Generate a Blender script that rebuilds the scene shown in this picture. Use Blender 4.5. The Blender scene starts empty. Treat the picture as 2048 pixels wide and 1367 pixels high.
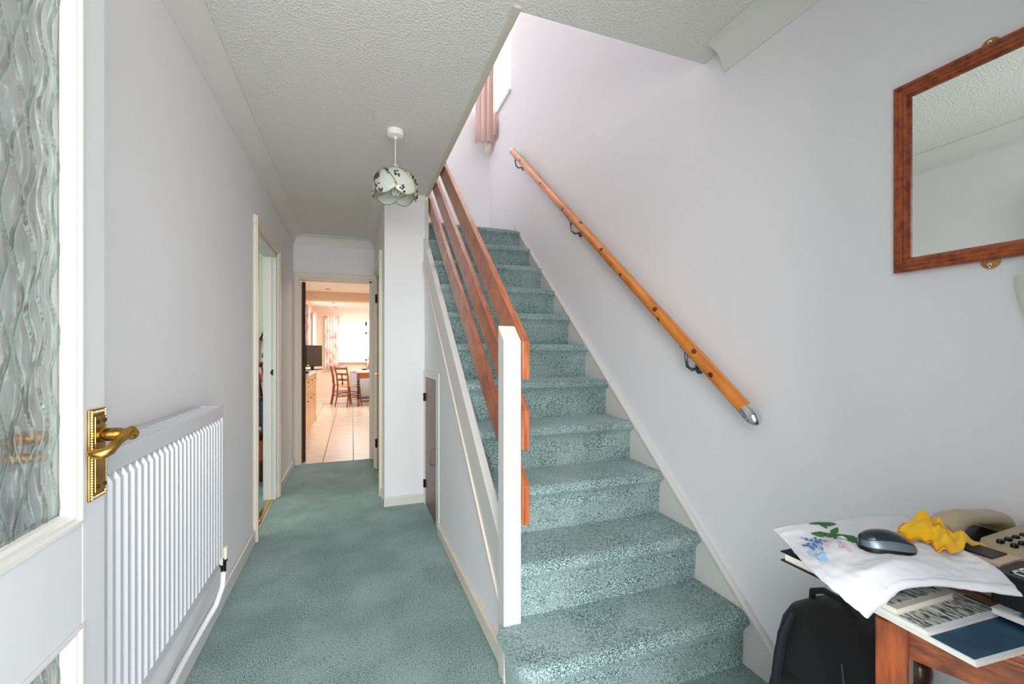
import bpy, bmesh, math, random
from mathutils import Vector, Matrix, noise as mnoise
sc = bpy.context.scene
C = sc.collection
PI = math.pi
random.seed(7)
# ------------------------------------------------------------ camera
cam_d = bpy.data.cameras.new('camera'); cam = bpy.data.objects.new('camera', cam_d); C.objects.link(cam)
cam_d.sensor_width = 36.0; cam_d.sensor_fit = 'HORIZONTAL'; cam_d.lens = 36 * 874.4 / 2048
cam_d.shift_y = 20.5 / 2048; cam_d.clip_start = 0.02
cam.location = (0, 0, 1.166); cam.rotation_euler = (PI / 2, 0, -0.3507)
sc.camera = cam
sc.cycles.diffuse_bounces = 8; sc.cycles.max_bounces = 14; sc.cycles.transparent_max_bounces = 16
# ------------------------------------------------------------ world, lamps, exposure
w = bpy.data.worlds.new('sky'); sc.world = w; w.use_nodes = True
bg = w.node_tree.nodes['Background']; bg.inputs[0].default_value = (0.95, 0.98, 1.0, 1); bg.inputs[1].default_value = 3.0
sc.view_settings.view_transform = 'Standard'; sc.view_settings.look = 'None'
sc.view_settings.exposure = 0.22; sc.view_settings.gamma = 1.0; sc.view_settings.use_curve_mapping = False

def area(name, loc, rot, sx, sy, power, col=(1, 1, 1), spread=PI):
    l = bpy.data.lights.new(name, 'AREA'); l.shape = 'RECTANGLE'; l.size = sx; l.size_y = sy
    l.energy = power; l.color = col; l.spread = spread
    o = bpy.data.objects.new(name, l); C.objects.link(o); o.location = loc; o.rotation_euler = rot
    return o
# daylight through the open front door (behind the photographer)
area('front_door_daylight', (0.1, -2.4, 1.5), (PI / 2, 0, 0), 3.4, 2.6, 270, (1.0, 1.0, 0.99))
area('doorway_fill', (0.1, -0.5, 1.3), (PI / 2, 0, 0), 1.2, 1.8, 4, (1.0, 1.0, 0.99))
area('upstairs_fill', (-1.15, 2.5, 3.75), (0, -PI / 2, 0), 1.6, 2.4, 12, (1.0, 0.99, 1.0))  # unseen fill lamp added upstairs to brighten the stairwell walls
# daylight on the upper landing ceiling side
area('landing_window_daylight', (1.60, 4.14, 4.19), (0, PI / 2, 0), 1.1, 0.56, 85, (1.0, 0.99, 1.0))
# broad ceiling fill added to brighten kitchen and dining, standing for the downlights
area('kitchen_ceiling_fill', (0.6, 6.6, 2.24), (0, 0, 0), 1.8, 1.6, 32, (1.0, 0.95, 0.89))
area('dining_ceiling_fill', (0.6, 10.0, 2.18), (0, 0, 0), 1.8, 1.6, 52, (1.0, 0.95, 0.89))
area('side_room_light', (-2.2, 2.6, 2.3), (0, 0, 0), 1.4, 1.8, 34, (0.97, 1.0, 0.94))

# ------------------------------------------------------------ materials
def hx(s, k=1.0):
    s = s.lstrip('#'); r = []
    for i in (0, 2, 4):
        c = int(s[i:i + 2], 16) / 255
        r.append((c / 12.92 if c <= 0.04045 else ((c + 0.055) / 1.055) ** 2.4) * k)
    return (*r, 1)
MATS = {}
def mat(name, col='#cccccc', rough=0.5, metal=0.0, bump=None, var=None, spec=0.5, coat=0.0, trans=0.0, emit=None, sheen=0.0, sss=0.0, alpha=1.0):
    """bump=(scale,strength,distance[,stretch]); var=(colour2, scale, lo, hi[,stretch])"""
    m = bpy.data.materials.new(name); m.use_nodes = True; MATS[name] = m
    nt = m.node_tree; N = nt.nodes; L = nt.links; b = N['Principled BSDF']
    c = hx(col) if isinstance(col, str) else col
    b.inputs['Base Color'].default_value = c; b.inputs['Roughness'].default_value = rough
    b.inputs['Metallic'].default_value = metal; b.inputs['Specular IOR Level'].default_value = spec
    b.inputs['Coat Weight'].default_value = coat; b.inputs['Transmission Weight'].default_value = trans
    b.inputs['Sheen Weight'].default_value = sheen; b.inputs['Alpha'].default_value = alpha
    if emit: b.inputs['Emission Color'].default_value = hx(emit[0]); b.inputs['Emission Strength'].default_value = emit[1]
    tc = N.new('ShaderNodeTexCoord')
    def coords(st):
        mp = N.new('ShaderNodeMapping'); L.new(tc.outputs['Object'], mp.inputs[0])
        mp.inputs['Scale'].default_value = st; return mp.outputs[0]
    if var:
        st = var[4] if len(var) > 4 else (1, 1, 1)
        n = N.new('ShaderNodeTexNoise'); n.inputs['Scale'].default_value = var[1]; n.inputs['Detail'].default_value = 4
        L.new(coords(st), n.inputs['Vector'])
        r = N.new('ShaderNodeValToRGB'); r.color_ramp.elements[0].position = var[2]; r.color_ramp.elements[1].position = var[3]
        r.color_ramp.elements[0].color = c; r.color_ramp.elements[1].color = hx(var[0]) if isinstance(var[0], str) else var[0]
        L.new(n.outputs[0], r.inputs[0]); L.new(r.outputs[0], b.inputs['Base Color'])
    if bump:
        st = bump[3] if len(bump) > 3 else (1, 1, 1)
        n = N.new('ShaderNodeTexNoise'); n.inputs['Scale'].default_value = bump[0]; n.inputs['Detail'].default_value = 3
        L.new(coords(st), n.inputs['Vector'])
        bp = N.new('ShaderNodeBump'); bp.inputs['Strength'].default_value = bump[1]; bp.inputs['Distance'].default_value = bump[2]
        L.new(n.outputs[0], bp.inputs['Height']); L.new(bp.outputs[0], b.inputs['Normal'])
    return m
def mix_nodes(nt, a, b_, fac):
    x = nt.nodes.new('ShaderNodeMix'); x.data_type = 'RGBA'
    for s, v in ((x.inputs[6], a), (x.inputs[7], b_), (x.inputs[0], fac)):
        if hasattr(v, 'is_linked') or hasattr(v, 'node'): nt.links.new(v, s)
        else: s.default_value = v
    return x.outputs[2]

wall_m = mat('wall_paint', '#e4e4e7', 0.75, bump=(220, 0.08, 0.002), spec=0.25)
wallp_m = mat('wall_paint_upper', '#e5e4e8', 0.75, spec=0.25)
gloss_m = mat('white_gloss_paint', '#d0cfcc', 0.35, bump=(40, 0.05, 0.002))
dgloss_m = mat('door_paint', '#cfd0d3', 0.38, bump=(60, 0.04, 0.002))
cream_m = mat('cream_gloss_trim', '#dcd4c4', 0.38)
cov_m = mat('coving_paint', '#dcdcd8', 0.7, spec=0.2)
smooth_ceil = mat('ceiling_trim_paint', '#c9c4b8', 0.6)
# artex ceiling
def ceiling_mat():
    m = mat('textured_ceiling', '#dcdcd7', 0.75, spec=0.3); nt = m.node_tree; N = nt.nodes; L = nt.links; b = N['Principled BSDF']
    tc = [n for n in N if n.type == 'TEX_COORD'][0]
    v = N.new('ShaderNodeTexVoronoi'); v.inputs['Scale'].default_value = 105; L.new(tc.outputs['Object'], v.inputs[0])
    n = N.new('ShaderNodeTexNoise'); n.inputs['Scale'].default_value = 90; n.inputs['Detail'].default_value = 5; L.new(tc.outputs['Object'], n.inputs[0])
    a = N.new('ShaderNodeMath'); a.operation = 'MULTIPLY'; L.new(v.outputs['Distance'], a.inputs[0]); L.new(n.outputs[0], a.inputs[1])
    bp = N.new('ShaderNodeBump'); bp.inputs['Strength'].default_value = 0.5; bp.inputs['Distance'].default_value = 0.009
    L.new(a.outputs[0], bp.inputs['Height']); L.new(bp.outputs[0], b.inputs['Normal']); return m
ceil_m = ceiling_mat()
# carpet
def carpet_mat(name, dark, mid, light, worn):
    m = bpy.data.materials.new(name); m.use_nodes = True; nt = m.node_tree; N = nt.nodes; L = nt.links; b = N['Principled BSDF']
    b.inputs['Roughness'].default_value = 1; b.inputs['Specular IOR Level'].default_value = 0.05; b.inputs['Sheen Weight'].default_value = 0.35
    b.inputs['Sheen Roughness'].default_value = 0.45; b.inputs['Sheen Tint'].default_value = (0.72, 0.92, 0.92, 1)
    tc = N.new('ShaderNodeTexCoord')
    def nz(s, d, dist=0):
        n = N.new('ShaderNodeTexNoise'); n.inputs['Scale'].default_value = s; n.inputs['Detail'].default_value = d
        n.inputs['Distortion'].default_value = dist; L.new(tc.outputs['Object'], n.inputs[0]); return n.outputs[0]
    f1 = nz(260, 3); f2 = nz(3.6, 7, 0.5); f3 = nz(60, 2)
    r = N.new('ShaderNodeValToRGB'); e = r.color_ramp.elements
    e[0].position = 0.38; e[0].color = hx(dark); e[1].position = 0.62; e[1].color = hx(light)
    q = e.new(0.47); q.color = hx(mid)
    L.new(f1, r.inputs[0])
    r2 = N.new('ShaderNodeValToRGB'); r2.color_ramp.elements[0].position = 0.42; r2.color_ramp.elements[1].position = 0.64
    r2.color_ramp.elements[1].color = (0.5, 0.5, 0.5, 1)
    L.new(f2, r2.inputs[0])
    c1 = mix_nodes(nt, r.outputs[0], hx(worn), r2.outputs[0])
    r3 = N.new('ShaderNodeValToRGB'); r3.color_ramp.elements[0].position = 0.30; r3.color_ramp.elements[1].position = 0.46
    r3.color_ramp.elements[0].color = (.55, .55, .55, 1); r3.color_ramp.elements[1].color = (0, 0, 0, 1)
    L.new(nz(95, 4), r3.inputs[0]); c1 = mix_nodes(nt, c1, hx(dark), r3.outputs[0])
    r4 = N.new('ShaderNodeValToRGB'); r4.color_ramp.elements[0].position = 0.36; r4.color_ramp.elements[1].position = 0.60
    r4.color_ramp.elements[0].color = (.35, .35, .35, 1); r4.color_ramp.elements[1].color = (0, 0, 0, 1)
    L.new(nz(2.1, 6), r4.inputs[0]); c1 = mix_nodes(nt, c1, hx('#4a5b52'), r4.outputs[0])
    L.new(c1, b.inputs['Base Color'])
    ad = N.new('ShaderNodeMath'); ad.operation = 'ADD'; L.new(f1, ad.inputs[0]); L.new(f3, ad.inputs[1])
    bp = N.new('ShaderNodeBump'); bp.inputs['Strength'].default_value = 0.5; bp.inputs['Distance'].default_value = 0.003
    L.new(ad.outputs[0], bp.inputs['Height']); L.new(bp.outputs[0], b.inputs['Normal']); return m
carpet_m = carpet_mat('teal_carpet', '#2c4645', '#67827f', '#b9cdcc', '#a0b2b0')
# woods
def wood(name, c1, c2, st, scale=9, rough=0.35, coat=0.3, knots=None):
    m = mat(name, c1, rough, coat=coat, var=(c2, scale, 0.35, 0.68, st), bump=(scale * 3, 0.06, 0.002, st))
    if knots:
        nt = m.node_tree; N = nt.nodes; L = nt.links; b = N['Principled BSDF']
        tc = [n for n in N if n.type == 'TEX_COORD'][0]; src = b.inputs['Base Color'].links[0].from_socket
        v = N.new('ShaderNodeTexVoronoi'); v.inputs['Scale'].default_value = knots; v.inputs['Randomness'].default_value = 1
        mp = N.new('ShaderNodeMapping'); mp.inputs['Scale'].default_value = (1.2, 1, 1); L.new(tc.outputs['Object'], mp.inputs[0]); L.new(mp.outputs[0], v.inputs[0])
        r = N.new('ShaderNodeValToRGB'); r.color_ramp.elements[0].position = 0.10; r.color_ramp.elements[0].color = (1, 1, 1, 1)
        r.color_ramp.elements[1].position = 0.24; r.color_ramp.elements[1].color = (0, 0, 0, 1); L.new(v.outputs['Distance'], r.inputs[0])
        L.new(mix_nodes(nt, src, hx('#5a1e08'), r.outputs[0]), b.inputs['Base Color'])
    return m
mahog_m = wood('mahogany_rail', '#b5663e', '#8a4527', (14, 1.2, 1.2))
pine_m = wood('varnished_pine', '#db8830', '#b8661c', (10, 1.0, 1.0), 6, 0.25, 0.5, knots=9)
frame_m = wood('mirror_wood', '#a8501f', '#6d2a0d', (6, 6, 6), 10, 0.4, 0.2)
table_m = wood('table_oak', '#ba5c18', '#702c08', (9, 1.1, 9), 9, 0.28, 0.4); tleg_m = wood('table_oak_leg', '#b4571a', '#6a2809', (9, 9, 1.0), 9, 0.28, 0.4)
darkw_m = wood('dark_turned_wood', '#4a230f', '#2a1208', (3, 3, 3), 12, 0.25, 0.5)
brown_m = wood('brown_veneer', '#7d594a', '#684537', (20, 20, 1), 6, 0.45, 0.1)
dkdoor_m = wood('dark_brown_door', '#3c1208', '#2a0b05', (20, 20, 1), 6, 0.65, 0.0)
kpine_m = wood('kitchen_pine', '#e3b887', '#cf9a63', (6, 6, 1), 8, 0.4, 0.2)
chair_m = wood('chair_wood', '#8f5030', '#6a351c', (3, 3, 3), 10, 0.35, 0.2)
shelf_m = wood('bookshelf_wood', '#6d2c18', '#4d1c0e', (1, 1, 8), 10, 0.35, 0.3)
brass_m = mat('polished_brass', '#c79a4a', 0.24, 1.0, var=('#8a6226', 30, 0.35, 0.75))
gold_m = mat('gold_handle', '#cdb07a', 0.25, 1.0)
chrome_m = mat('chrome', '#d8dadd', 0.07, 1.0)
steel_m = mat('bracket_steel', '#75777a', 0.2, 1.0)
black_m = mat('black_plastic', '#08080a', 0.4, spec=0.35)
dkhinge_m = mat('bronze_hinge', '#2a2018', 0.4, 0.7)
mirror_m = mat('mirror_silver', '#e6ebe8', 0.015, 1.0)
rad_m = mat('radiator_enamel', '#c6c9ce', 0.3)
pipe_m = mat('white_pipe_paint', '#e4e6ea', 0.35)
upvc_m = mat('white_upvc', '#eceef0', 0.3)
plastic_m = mat('white_plastic', '#ecebe6', 0.35)
tile_m = mat('floor_tile', '#e2d8cc', 0.22, var=('#d3c4b4', 5, 0.35, 0.7), spec=0.5)
grout_m = mat('tile_grout', '#6f655c', 0.9)
kwall_m = mat('kitchen_wall', '#ecdccb', 0.8)
kceil_m = mat('kitchen_ceiling', '#efe7e0', 0.8)
beam_m = mat('kitchen_beam', '#dcc3a8', 0.7)
swall_m = mat('side_room_wall', '#dde2d2', 0.8)
sock_m = mat('black_fabric', '#08080b', 0.85, bump=(300, 0.4, 0.002), sheen=0.1)
strap_m = mat('navy_webbing', '#0e1320', 0.7)
beige_m = mat('beige_plastic', '#b3a488', 0.42)
duster_m = mat('yellow_duster_cloth', '#efc413', 0.9, bump=(150, 0.5, 0.002), var=('#e0a80c', 30, 0.3, 0.7), sheen=0.2)
orange_m = mat('orange_thread', '#e8761a', 0.8)
linen_m = mat('white_linen', '#d8d9de', 0.85, bump=(400, 0.3, 0.001), sheen=0.1)
paper_m = mat('page_edges', '#e8e4da', 0.8, bump=(500, 0.3, 0.001, (0.05, 0.05, 1)))
pinkc_m = mat('pink_curtain_cloth', '#dcc0b8', 0.85, sheen=0.2)

# ------------------------------------------------------------ mesh helper
class MB:
    def __init__(s): s.b = bmesh.new()
    def box(s, x0, x1, y0, y1, z0, z1):
        v = [s.b.verts.new(p) for p in ((x0, y0, z0), (x1, y0, z0), (x1, y1, z0), (x0, y1, z0), (x0, y0, z1), (x1, y0, z1), (x1, y1, z1), (x0, y1, z1))]
        for f in ((0, 3, 2, 1), (4, 5, 6, 7), (0, 1, 5, 4), (1, 2, 6, 5), (2, 3, 7, 6), (3, 0, 4, 7)): s.b.faces.new([v[i] for i in f])
        return s
    def obox(s, c, sx, sy, sz, rz=0, rx=0, ry=0):
        M = Matrix.Translation(c) @ Matrix.Rotation(rz, 4, 'Z') @ Matrix.Rotation(ry, 4, 'Y') @ Matrix.Rotation(rx, 4, 'X')
        v = [s.b.verts.new(M @ Vector((a * sx / 2, b * sy / 2, c_ * sz / 2))) for c_ in (-1, 1) for a, b in ((-1, -1), (1, -1), (1, 1), (-1, 1))]
        for f in ((0, 3, 2, 1), (4, 5, 6, 7), (0, 1, 5, 4), (1, 2, 6, 5), (2, 3, 7, 6), (3, 0, 4, 7)): s.b.faces.new([v[i] for i in f])
        return s
    def prism(s, pts, d):
        d = Vector(d); a = [s.b.verts.new(p) for p in pts]; c = [s.b.verts.new(Vector(p) + d) for p in pts]
        n = len(a); s.b.faces.new(a); s.b.faces.new(c[::-1])
        for i in range(n): s.b.faces.new((a[i], c[i], c[(i + 1) % n], a[(i + 1) % n]))
        return s
    def loft(s, rings, cap=True, closed=True):
        R = [[s.b.verts.new(p) for p in r] for r in rings]; n = len(R[0])
        for a, c in zip(R, R[1:]):
            for i in range(n if closed else n - 1): s.b.faces.new((a[i], a[(i + 1) % n], c[(i + 1) % n], c[i]))
        if cap and closed: s.b.faces.new(R[0][::-1]); s.b.faces.new(R[-1])
        return s
    def tube(s, path, r, seg=10, cap=True):
        P = [Vector(p) for p in path]; rr = r if isinstance(r, (list, tuple)) else [r] * len(P); rings = []; up = None
        for i, p in enumerate(P):
            t = (P[min(i + 1, len(P) - 1)] - P[max(i - 1, 0)]).normalized()
            if up is None: up = t.orthogonal().normalized()
            up = (up - t * up.dot(t)).normalized(); sd = t.cross(up)
            rings.append([p + (up * math.cos(2 * PI * k / seg) + sd * math.sin(2 * PI * k / seg)) * rr[i] for k in range(seg)])
        return s.loft(rings, cap)
    def lathe(s, prof, o=(0, 0, 0), ax='Z', seg=20, cap=True):
        o = Vector(o); rings = []
        for r, h in prof:
            ring = []
            for k in range(seg):
                a = 2 * PI * k / seg; x, y = math.cos(a) * r, math.sin(a) * r
                ring.append(o + Vector({'Z': (x, y, h), 'X': (h, x, y), 'Y': (y, h, x)}[ax]))
            rings.append(ring)
        return s.loft(rings, cap)
    def grid(s, P, thick=None):
        n, m = len(P), len(P[0]); V = [[s.b.verts.new(p) for p in r] for r in P]
        for i in range(n - 1):
            for j in range(m - 1): s.b.faces.new((V[i][j], V[i + 1][j], V[i + 1][j + 1], V[i][j + 1]))
        return s
    def ball(s, c, r, sx=1, sy=1, sz=1, u=12, v=8):
        bmesh.ops.create_uvsphere(s.b, u_segments=u, v_segments=v, radius=r, matrix=Matrix.Translation(c) @ Matrix.Diagonal((sx, sy, sz, 1)))
        return s
def obj(name, mb, m, parent=None, smooth=False, bevel=0.0, label=None, cat=None, group=None, kind=None, solid=0, sub=0, at=None, segs=2):
    bmesh.ops.recalc_face_normals(mb.b, faces=mb.b.faces)
    me = bpy.data.meshes.new(name)
    if at is not None: bmesh.ops.translate(mb.b, verts=mb.b.verts, vec=-Vector(at))
    mb.b.to_mesh(me); mb.b.free()
    me.materials.append(m)
    if smooth:
        for p in me.polygons: p.use_smooth = True
        try: me.set_sharp_from_angle(angle=math.radians(42))
        except Exception: pass
    o = bpy.data.objects.new(name, me); C.objects.link(o)
    if at is not None: o.location = at
    if parent is not None:
        o.parent = parent
        if at is None:
            M = Matrix.LocRotScale(parent.location, parent.rotation_euler, None)
            q = parent.parent
            if q is not None and not parent.get('_w'): pass
            o.matrix_parent_inverse = wm(parent).inverted()
    if solid: md = o.modifiers.new('thickness', 'SOLIDIFY'); md.thickness = solid; md.offset = 0
    if bevel: md = o.modifiers.new('bevel', 'BEVEL'); md.width = bevel; md.segments = segs; md.limit_method = 'ANGLE'; md.angle_limit = math.radians(35)
    if sub: md = o.modifiers.new('sub', 'SUBSURF'); md.levels = sub; md.render_levels = sub
    tag(o, label, cat, group, kind); return o
def wm(o):
    M = Matrix.LocRotScale(o.location, o.rotation_euler, None)
    if o.parent: M = wm(o.parent) @ o.matrix_parent_inverse @ M
    return M
def tag(o, label=None, cat=None, group=None, kind=None):
    if label: o['label'] = label
    if cat: o['category'] = cat
    if group: o['group'] = group
    if kind: o['kind'] = kind
    return o
def thing(name, label, cat, loc=(0, 0, 0), group=None, rz=0):
    o = bpy.data.objects.new(name, None); C.objects.link(o); o.location = loc; o.rotation_euler = (0, 0, rz); o.empty_display_size = 0.05
    return tag(o, label, cat, group)
def S(name, mb, m, parent=None, **k):
    return obj(name, mb, m, parent, kind=None if parent else 'structure', **k)
def copy_tree(o, parent=None):
    c = o.copy(); C.objects.link(c); c.parent = parent
    if parent is not None: c.matrix_parent_inverse = o.matrix_parent_inverse.copy()
    for ch in list(o.children): copy_tree(ch, c)
    return c
def B(*a): return MB().box(*a)

# ------------------------------------------------------------ dimensions (metres)
XL, XR, YE, ZC = -0.568, 1.396, 5.01, 2.378
RISE, GO, Y0 = 0.2026, 0.2337, 1.241
XS0, XS1 = 0.555, 1.376
ST = lambda y: 0.584 + 0.855 * (y - 1.71)          # left string top
SB = lambda y: 0.216 + 0.870 * (y - 1.573)         # left string bottom
RT = lambda y: 0.500 + 0.848 * (y - 1.584)         # right string top
# ------------------------------------------------------------ shell
fl = MB().box(-2.9, XL - .085, 0.6, 4.6, -.1, 0); fl.box(XL - .085, 0.56, -0.2, YE, -.1, 0); fl.box(0.56, XR, -0.2, 3.5, -.1, 0)
S('floor', fl, carpet_m)
wl = MB()
wl.box(XL - .085, XL, 0.02, 3.11, 0, 2.63); wl.box(XL - .085, XL, 3.93, YE + .09, 0, 2.63); wl.box(XL - .085, XL, 3.11, 3.93, 1.95, 2.63)
S('wall_left', wl, wall_m)
wr = MB(); wy0, wy1, wz0, wz1 = 3.85, 4.43, 3.63, 4.75
wr.box(XR, XR + .12, -.2, wy0, 0, 4.95); wr.box(XR, XR + .12, wy1, 4.65, 0, 4.95); wr.box(XR, XR + .12, wy0, wy1, 0, wz0); wr.box(XR, XR + .12, wy0, wy1, wz1, 4.95)
S('wall_right', wr, wallp_m)
we = MB()
we.box(XL, -.497, YE, YE + .09, 0, 2.63); we.box(.199, .56, YE, YE + .09, 0, 2.63); we.box(-.497, .199, YE, YE + .09, 1.935, 2.63)
S('wall_end', we, wall_m)
wc = MB()   # hall cupboard walls
wc.box(.23, .30, 3.43, 3.74, 0, ZC); wc.box(.23, .30, 4.60, YE, 0, ZC); wc.box(.23, .30, 3.74, 4.60, 1.935, ZC)
wc.box(.30, .5575, 3.43, 3.50, 0, ZC); wc.box(.49, .5575, 3.50, YE, 0, ZC)
S('wall_cupboard', wc, wall_m)
wf = MB()
wf.box(XL, -.47, -.06, .06, 0, 2.63); wf.box(.62, XR, -.06, .06, 0, 2.63); wf.box(-.47, .62, -.06, .06, 2.06, 2.63)
S('wall_front', wf, wall_m)
ce = MB(); ce.box(XL, .56, 0, YE, ZC, 2.63); ce.box(.56, XR, 0, 1.452, ZC, 2.63)
S('ceiling', ce, ceil_m)
S('trim_1', MB().box(.53, .562, 1.43, 3.43, ZC - .006, ZC + .01), smooth_ceil, bevel=.004)
# first floor enclosure
S('wall_landing', MB().box(.56, XR, 4.543, 4.65, 0, 2.63).box(-1.2, XR, 4.543, 4.65, 2.63, 4.95), wallp_m)
S('wall_upstairs', MB().box(-1.3, -1.2, -.1, 4.65, 2.63, 4.95).box(-1.2, XR, -.1, 0, 2.63, 4.95), wallp_m)
S('ceiling', B(-1.3, XR + .12, -.1, 4.65, 4.95, 5.05), kceil_m)
S('floor', MB().box(-1.2, XL, 0, 4.543, 2.5, 2.63), carpet_m)
# coving
def coving(name, a, b, inx, ext=0.09, drop=0.096, m=cov_m):
    """inx = unit vector from wall into room; a,b = wall/ceiling corner line ends"""
    inx = Vector(inx); a = Vector(a); b = Vector(b); prof = [(0, 0), (0, -drop), (.006, -drop), (.008, -drop + .008)]
    for i in range(1, 9):
        t = i / 9 * PI / 2; prof.append((ext - .008 - (ext - .016) * math.cos(t), -drop + .008 + (drop - .016) * math.sin(t)))
    prof += [(ext - .008, -.008), (ext, -.006), (ext, 0)]
    r = [[p + inx * d + Vector((0, 0, z)) for d, z in prof] for p in (a, b)]
    return S(name, MB().loft(r), m, smooth=True)
z = ZC - .0005
coving('trim_2', (XL, .06, z), (XL, YE, z), (1, 0, 0))
coving('trim_3', (XL, YE, z), (.23, YE, z), (0, -1, 0))
coving('trim_4', (.23, YE, z), (.23, 3.34, z), (-1, 0, 0))
coving('trim_5', (.14, 3.43, z), (.5575, 3.43, z), (0, -1, 0), .022, .05)
coving('trim_6', (XR, .06, z), (XR, 1.35, z), (-1, 0, 0))
# skirtings
def skirt(name, x0, x1, y0, y1, h=.072, m=gloss_m): return S(name, B(x0, x1, y0, y1, 0, h), m, bevel=.006)
skirt('baseboard_left', XL, XL + .016, .06, 3.04, .082); skirt('baseboard_left', XL, XL + .016, 4.0, YE, .082)
skirt('baseboard_end', XL, -.563, YE - .014, YE)
skirt('baseboard_cupboard', .214, .23, 3.414, 3.655); skirt('baseboard_cupboard', .214, .23, 4.69, YE)
skirt('baseboard_cupboard', .214, .530, 3.414, 3.43)
skirt('baseboard_right', XR - .018, XR, .06, 1.08)
S('baseboard_stairs', MB().prism([(.512, 1.452, 0), (.512, 2.811, 0), (.512, 2.811, .062), (.512, 1.452, .075)], (.02, 0, 0)), cream_m, bevel=.005)
# ------------------------------------------------------------ door frames
def casing_x(name, x, nx, y0, y1, zt, wd=.062, th=.018, jamb=None, m=cream_m):
    mb = MB(); a, b = (x, x + nx * th) if nx > 0 else (x + nx * th, x)
    for q, t, o_, e_ in ((0, th, 0, 0), (.020, th + .008, th - .002, .006)):
        a, b = sorted((x + nx * o_, x + nx * t)); u_ = wd - e_
        mb.box(a, b, y0 - u_, y0 - q, 0, zt + q); mb.box(a, b, y1 + q, y1 + u_, 0, zt + q); mb.box(a, b, y0 - u_, y1 + u_, zt + q, zt + u_)
    return S(name, mb, m, bevel=.004)
casing_x('trim_7', XL, 1, 3.11, 3.93, 1.95)
S('trim_8', MB().box(XL - .09, XL + .002, 3.90, 3.932, 0, 1.95).box(XL - .09, XL + .002, 3.108, 3.14, 0, 1.95).box(XL - .09, XL + .002, 3.11, 3.93, 1.918, 1.95), gloss_m, bevel=.003)
S('trim_8', MB().box(XL - .05, XL - .03, 3.888, 3.90, 0, 1.918), gloss_m)
sp = thing('strike_plate', 'small dark strike plate on the frame of the left doorway', 'door latch', (-.60, 3.899, 1.0))
obj('plate', B(-.612, -.586, 3.896, 3.899, .985, 1.03), dkhinge_m, sp); obj('keep', B(-.604, -.59, 3.888, 3.896, .995, 1.018), black_m, sp)
casing_x('trim_9', .23, -1, 3.74, 4.60, 1.935)
S('trim_10', MB().box(.228, .30, 3.74, 3.765, 0, 1.935).box(.228, .30, 4.575, 4.60, 0, 1.935).box(.228, .30, 3.74, 4.60, 1.91, 1.935), cream_m)
te = MB()
for q, t, o_, e_ in ((0, .016, 0, 0), (.018, .024, .014, .006)):
    te.box(-.560 + e_, -.497 - q, YE - t, YE - o_, 0, 1.935 + q); te.box(.199 + q, .240 - e_, YE - t, YE - o_, 0, 1.935 + q); te.box(-.560 + e_, .240 - e_, YE - t, YE - o_, 1.935 + q, 1.998 - e_)
S('trim_11', te, cream_m, bevel=.003)
S('trim_12', MB().box(-.515, -.4965, YE, YE + .1, 0, 1.935).box(.179, .199, YE, YE + .1, 0, 1.935).box(-.497, .199, YE, YE + .1, 1.92, 1.935), cream_m)
S('trim_13', B(-.50, .20, YE - .012, YE + .010, 0, .003), carpet_m)
# hall cupboard door (brown, with hinges and lever)
d = S('door_3', B(.236, .272, 3.766, 4.574, .012, 1.909), brown_m, bevel=.002)
def hinge(p, x, y, zc, nx=-1, h=.085):
    mb = MB().box(x - .004, x + .004, y - .014, y + .014, zc - h / 2, zc + h / 2)
    mb.lathe([(.007, -h / 2), (.007, h / 2)], (x + nx * .008, y, zc), 'Z', 8)
    for k in (-.5, .5): mb.lathe([(.0085, k * h * .55 - .008), (.0085, k * h * .55 + .008)], (x + nx * .008, y, zc), 'Z', 8)
    obj('hinge', mb, dkhinge_m, p, label='small dark bronze hinge')
hinge(d, .232, 4.56, 1.70); hinge(d, .232, 4.56, .26)
hm = MB().lathe([(.022, 0), (.022, -.006), (.010, -.01), (.009, -.045)], (.236, 3.84, .985), 'X', 12)
hm.tube([(.190, 3.84, .985), (.186, 3.90, .985), (.188, 3.95, .982)], [.009, .008, .006], 8)
obj('door_handle', hm, brass_m, d, smooth=True, label='aged brass lever handle')
# kitchen door, open into the kitchen
d = S('door_2', MB().prism([(-.462, YE + .095, .01), (-.496, YE + .095, .01), (-.574, YE + .83, .01), (-.540, YE + .83, .01)], (0, 0, 1.90)), dkdoor_m)
hm = MB().lathe([(.022, 0), (.022, .006), (.010, .01), (.009, .05)], (-.545, YE + .76, 1.01), 'X', 12).tube([(-.495, YE + .76, 1.01), (-.488, YE + .71, 1.01), (-.485, YE + .65, 1.01)], .008, 8)
obj('door_handle', hm, brass_m, d, smooth=True, label='brass lever handle')
# threshold strip of the left doorway
S('trim_14', MB().box(XL - .06, XL - .03, 3.14, 3.90, 0, .007).box(XL - .028, XL - .010, 3.14, 3.90, 0, .005), gold_m, bevel=.002)
# ------------------------------------------------------------ understairs panel and its cupboard door
PX = .530
wu = MB()
wu.prism([(PX, 1.452, 0), (PX, 2.87, 0), (PX, 2.87, SB(2.87) + .05), (PX, 1.60, SB(1.6) + .05), (PX, 1.452, .16)], (.02, 0, 0))
wu.prism([(PX, 2.87, 1.0), (PX, 3.43, 1.0), (PX, 3.43, SB(3.43) + .05), (PX, 2.87, SB(2.87) + .05)], (.02, 0, 0))
S('wall_under_stairs', wu, wall_m)
tr = MB()
tr.box(PX - .008, PX + .02, 2.811, 2.905, .06, 1.03).box(PX - .008, PX + .02, 3.372, 3.43, 0, 1.03).box(PX - .008, PX + .02, 2.905, 3.372, .978, 1.03)
tr.box(PX - .008, PX + .02, 2.86, 2.905, 0, .06)
S('trim_15', tr, gloss_m, bevel=.004)
d = S('door_4', B(PX - .002, PX + .016, 2.908, 3.370, .008, .975), brown_m, bevel=.002)
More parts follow.
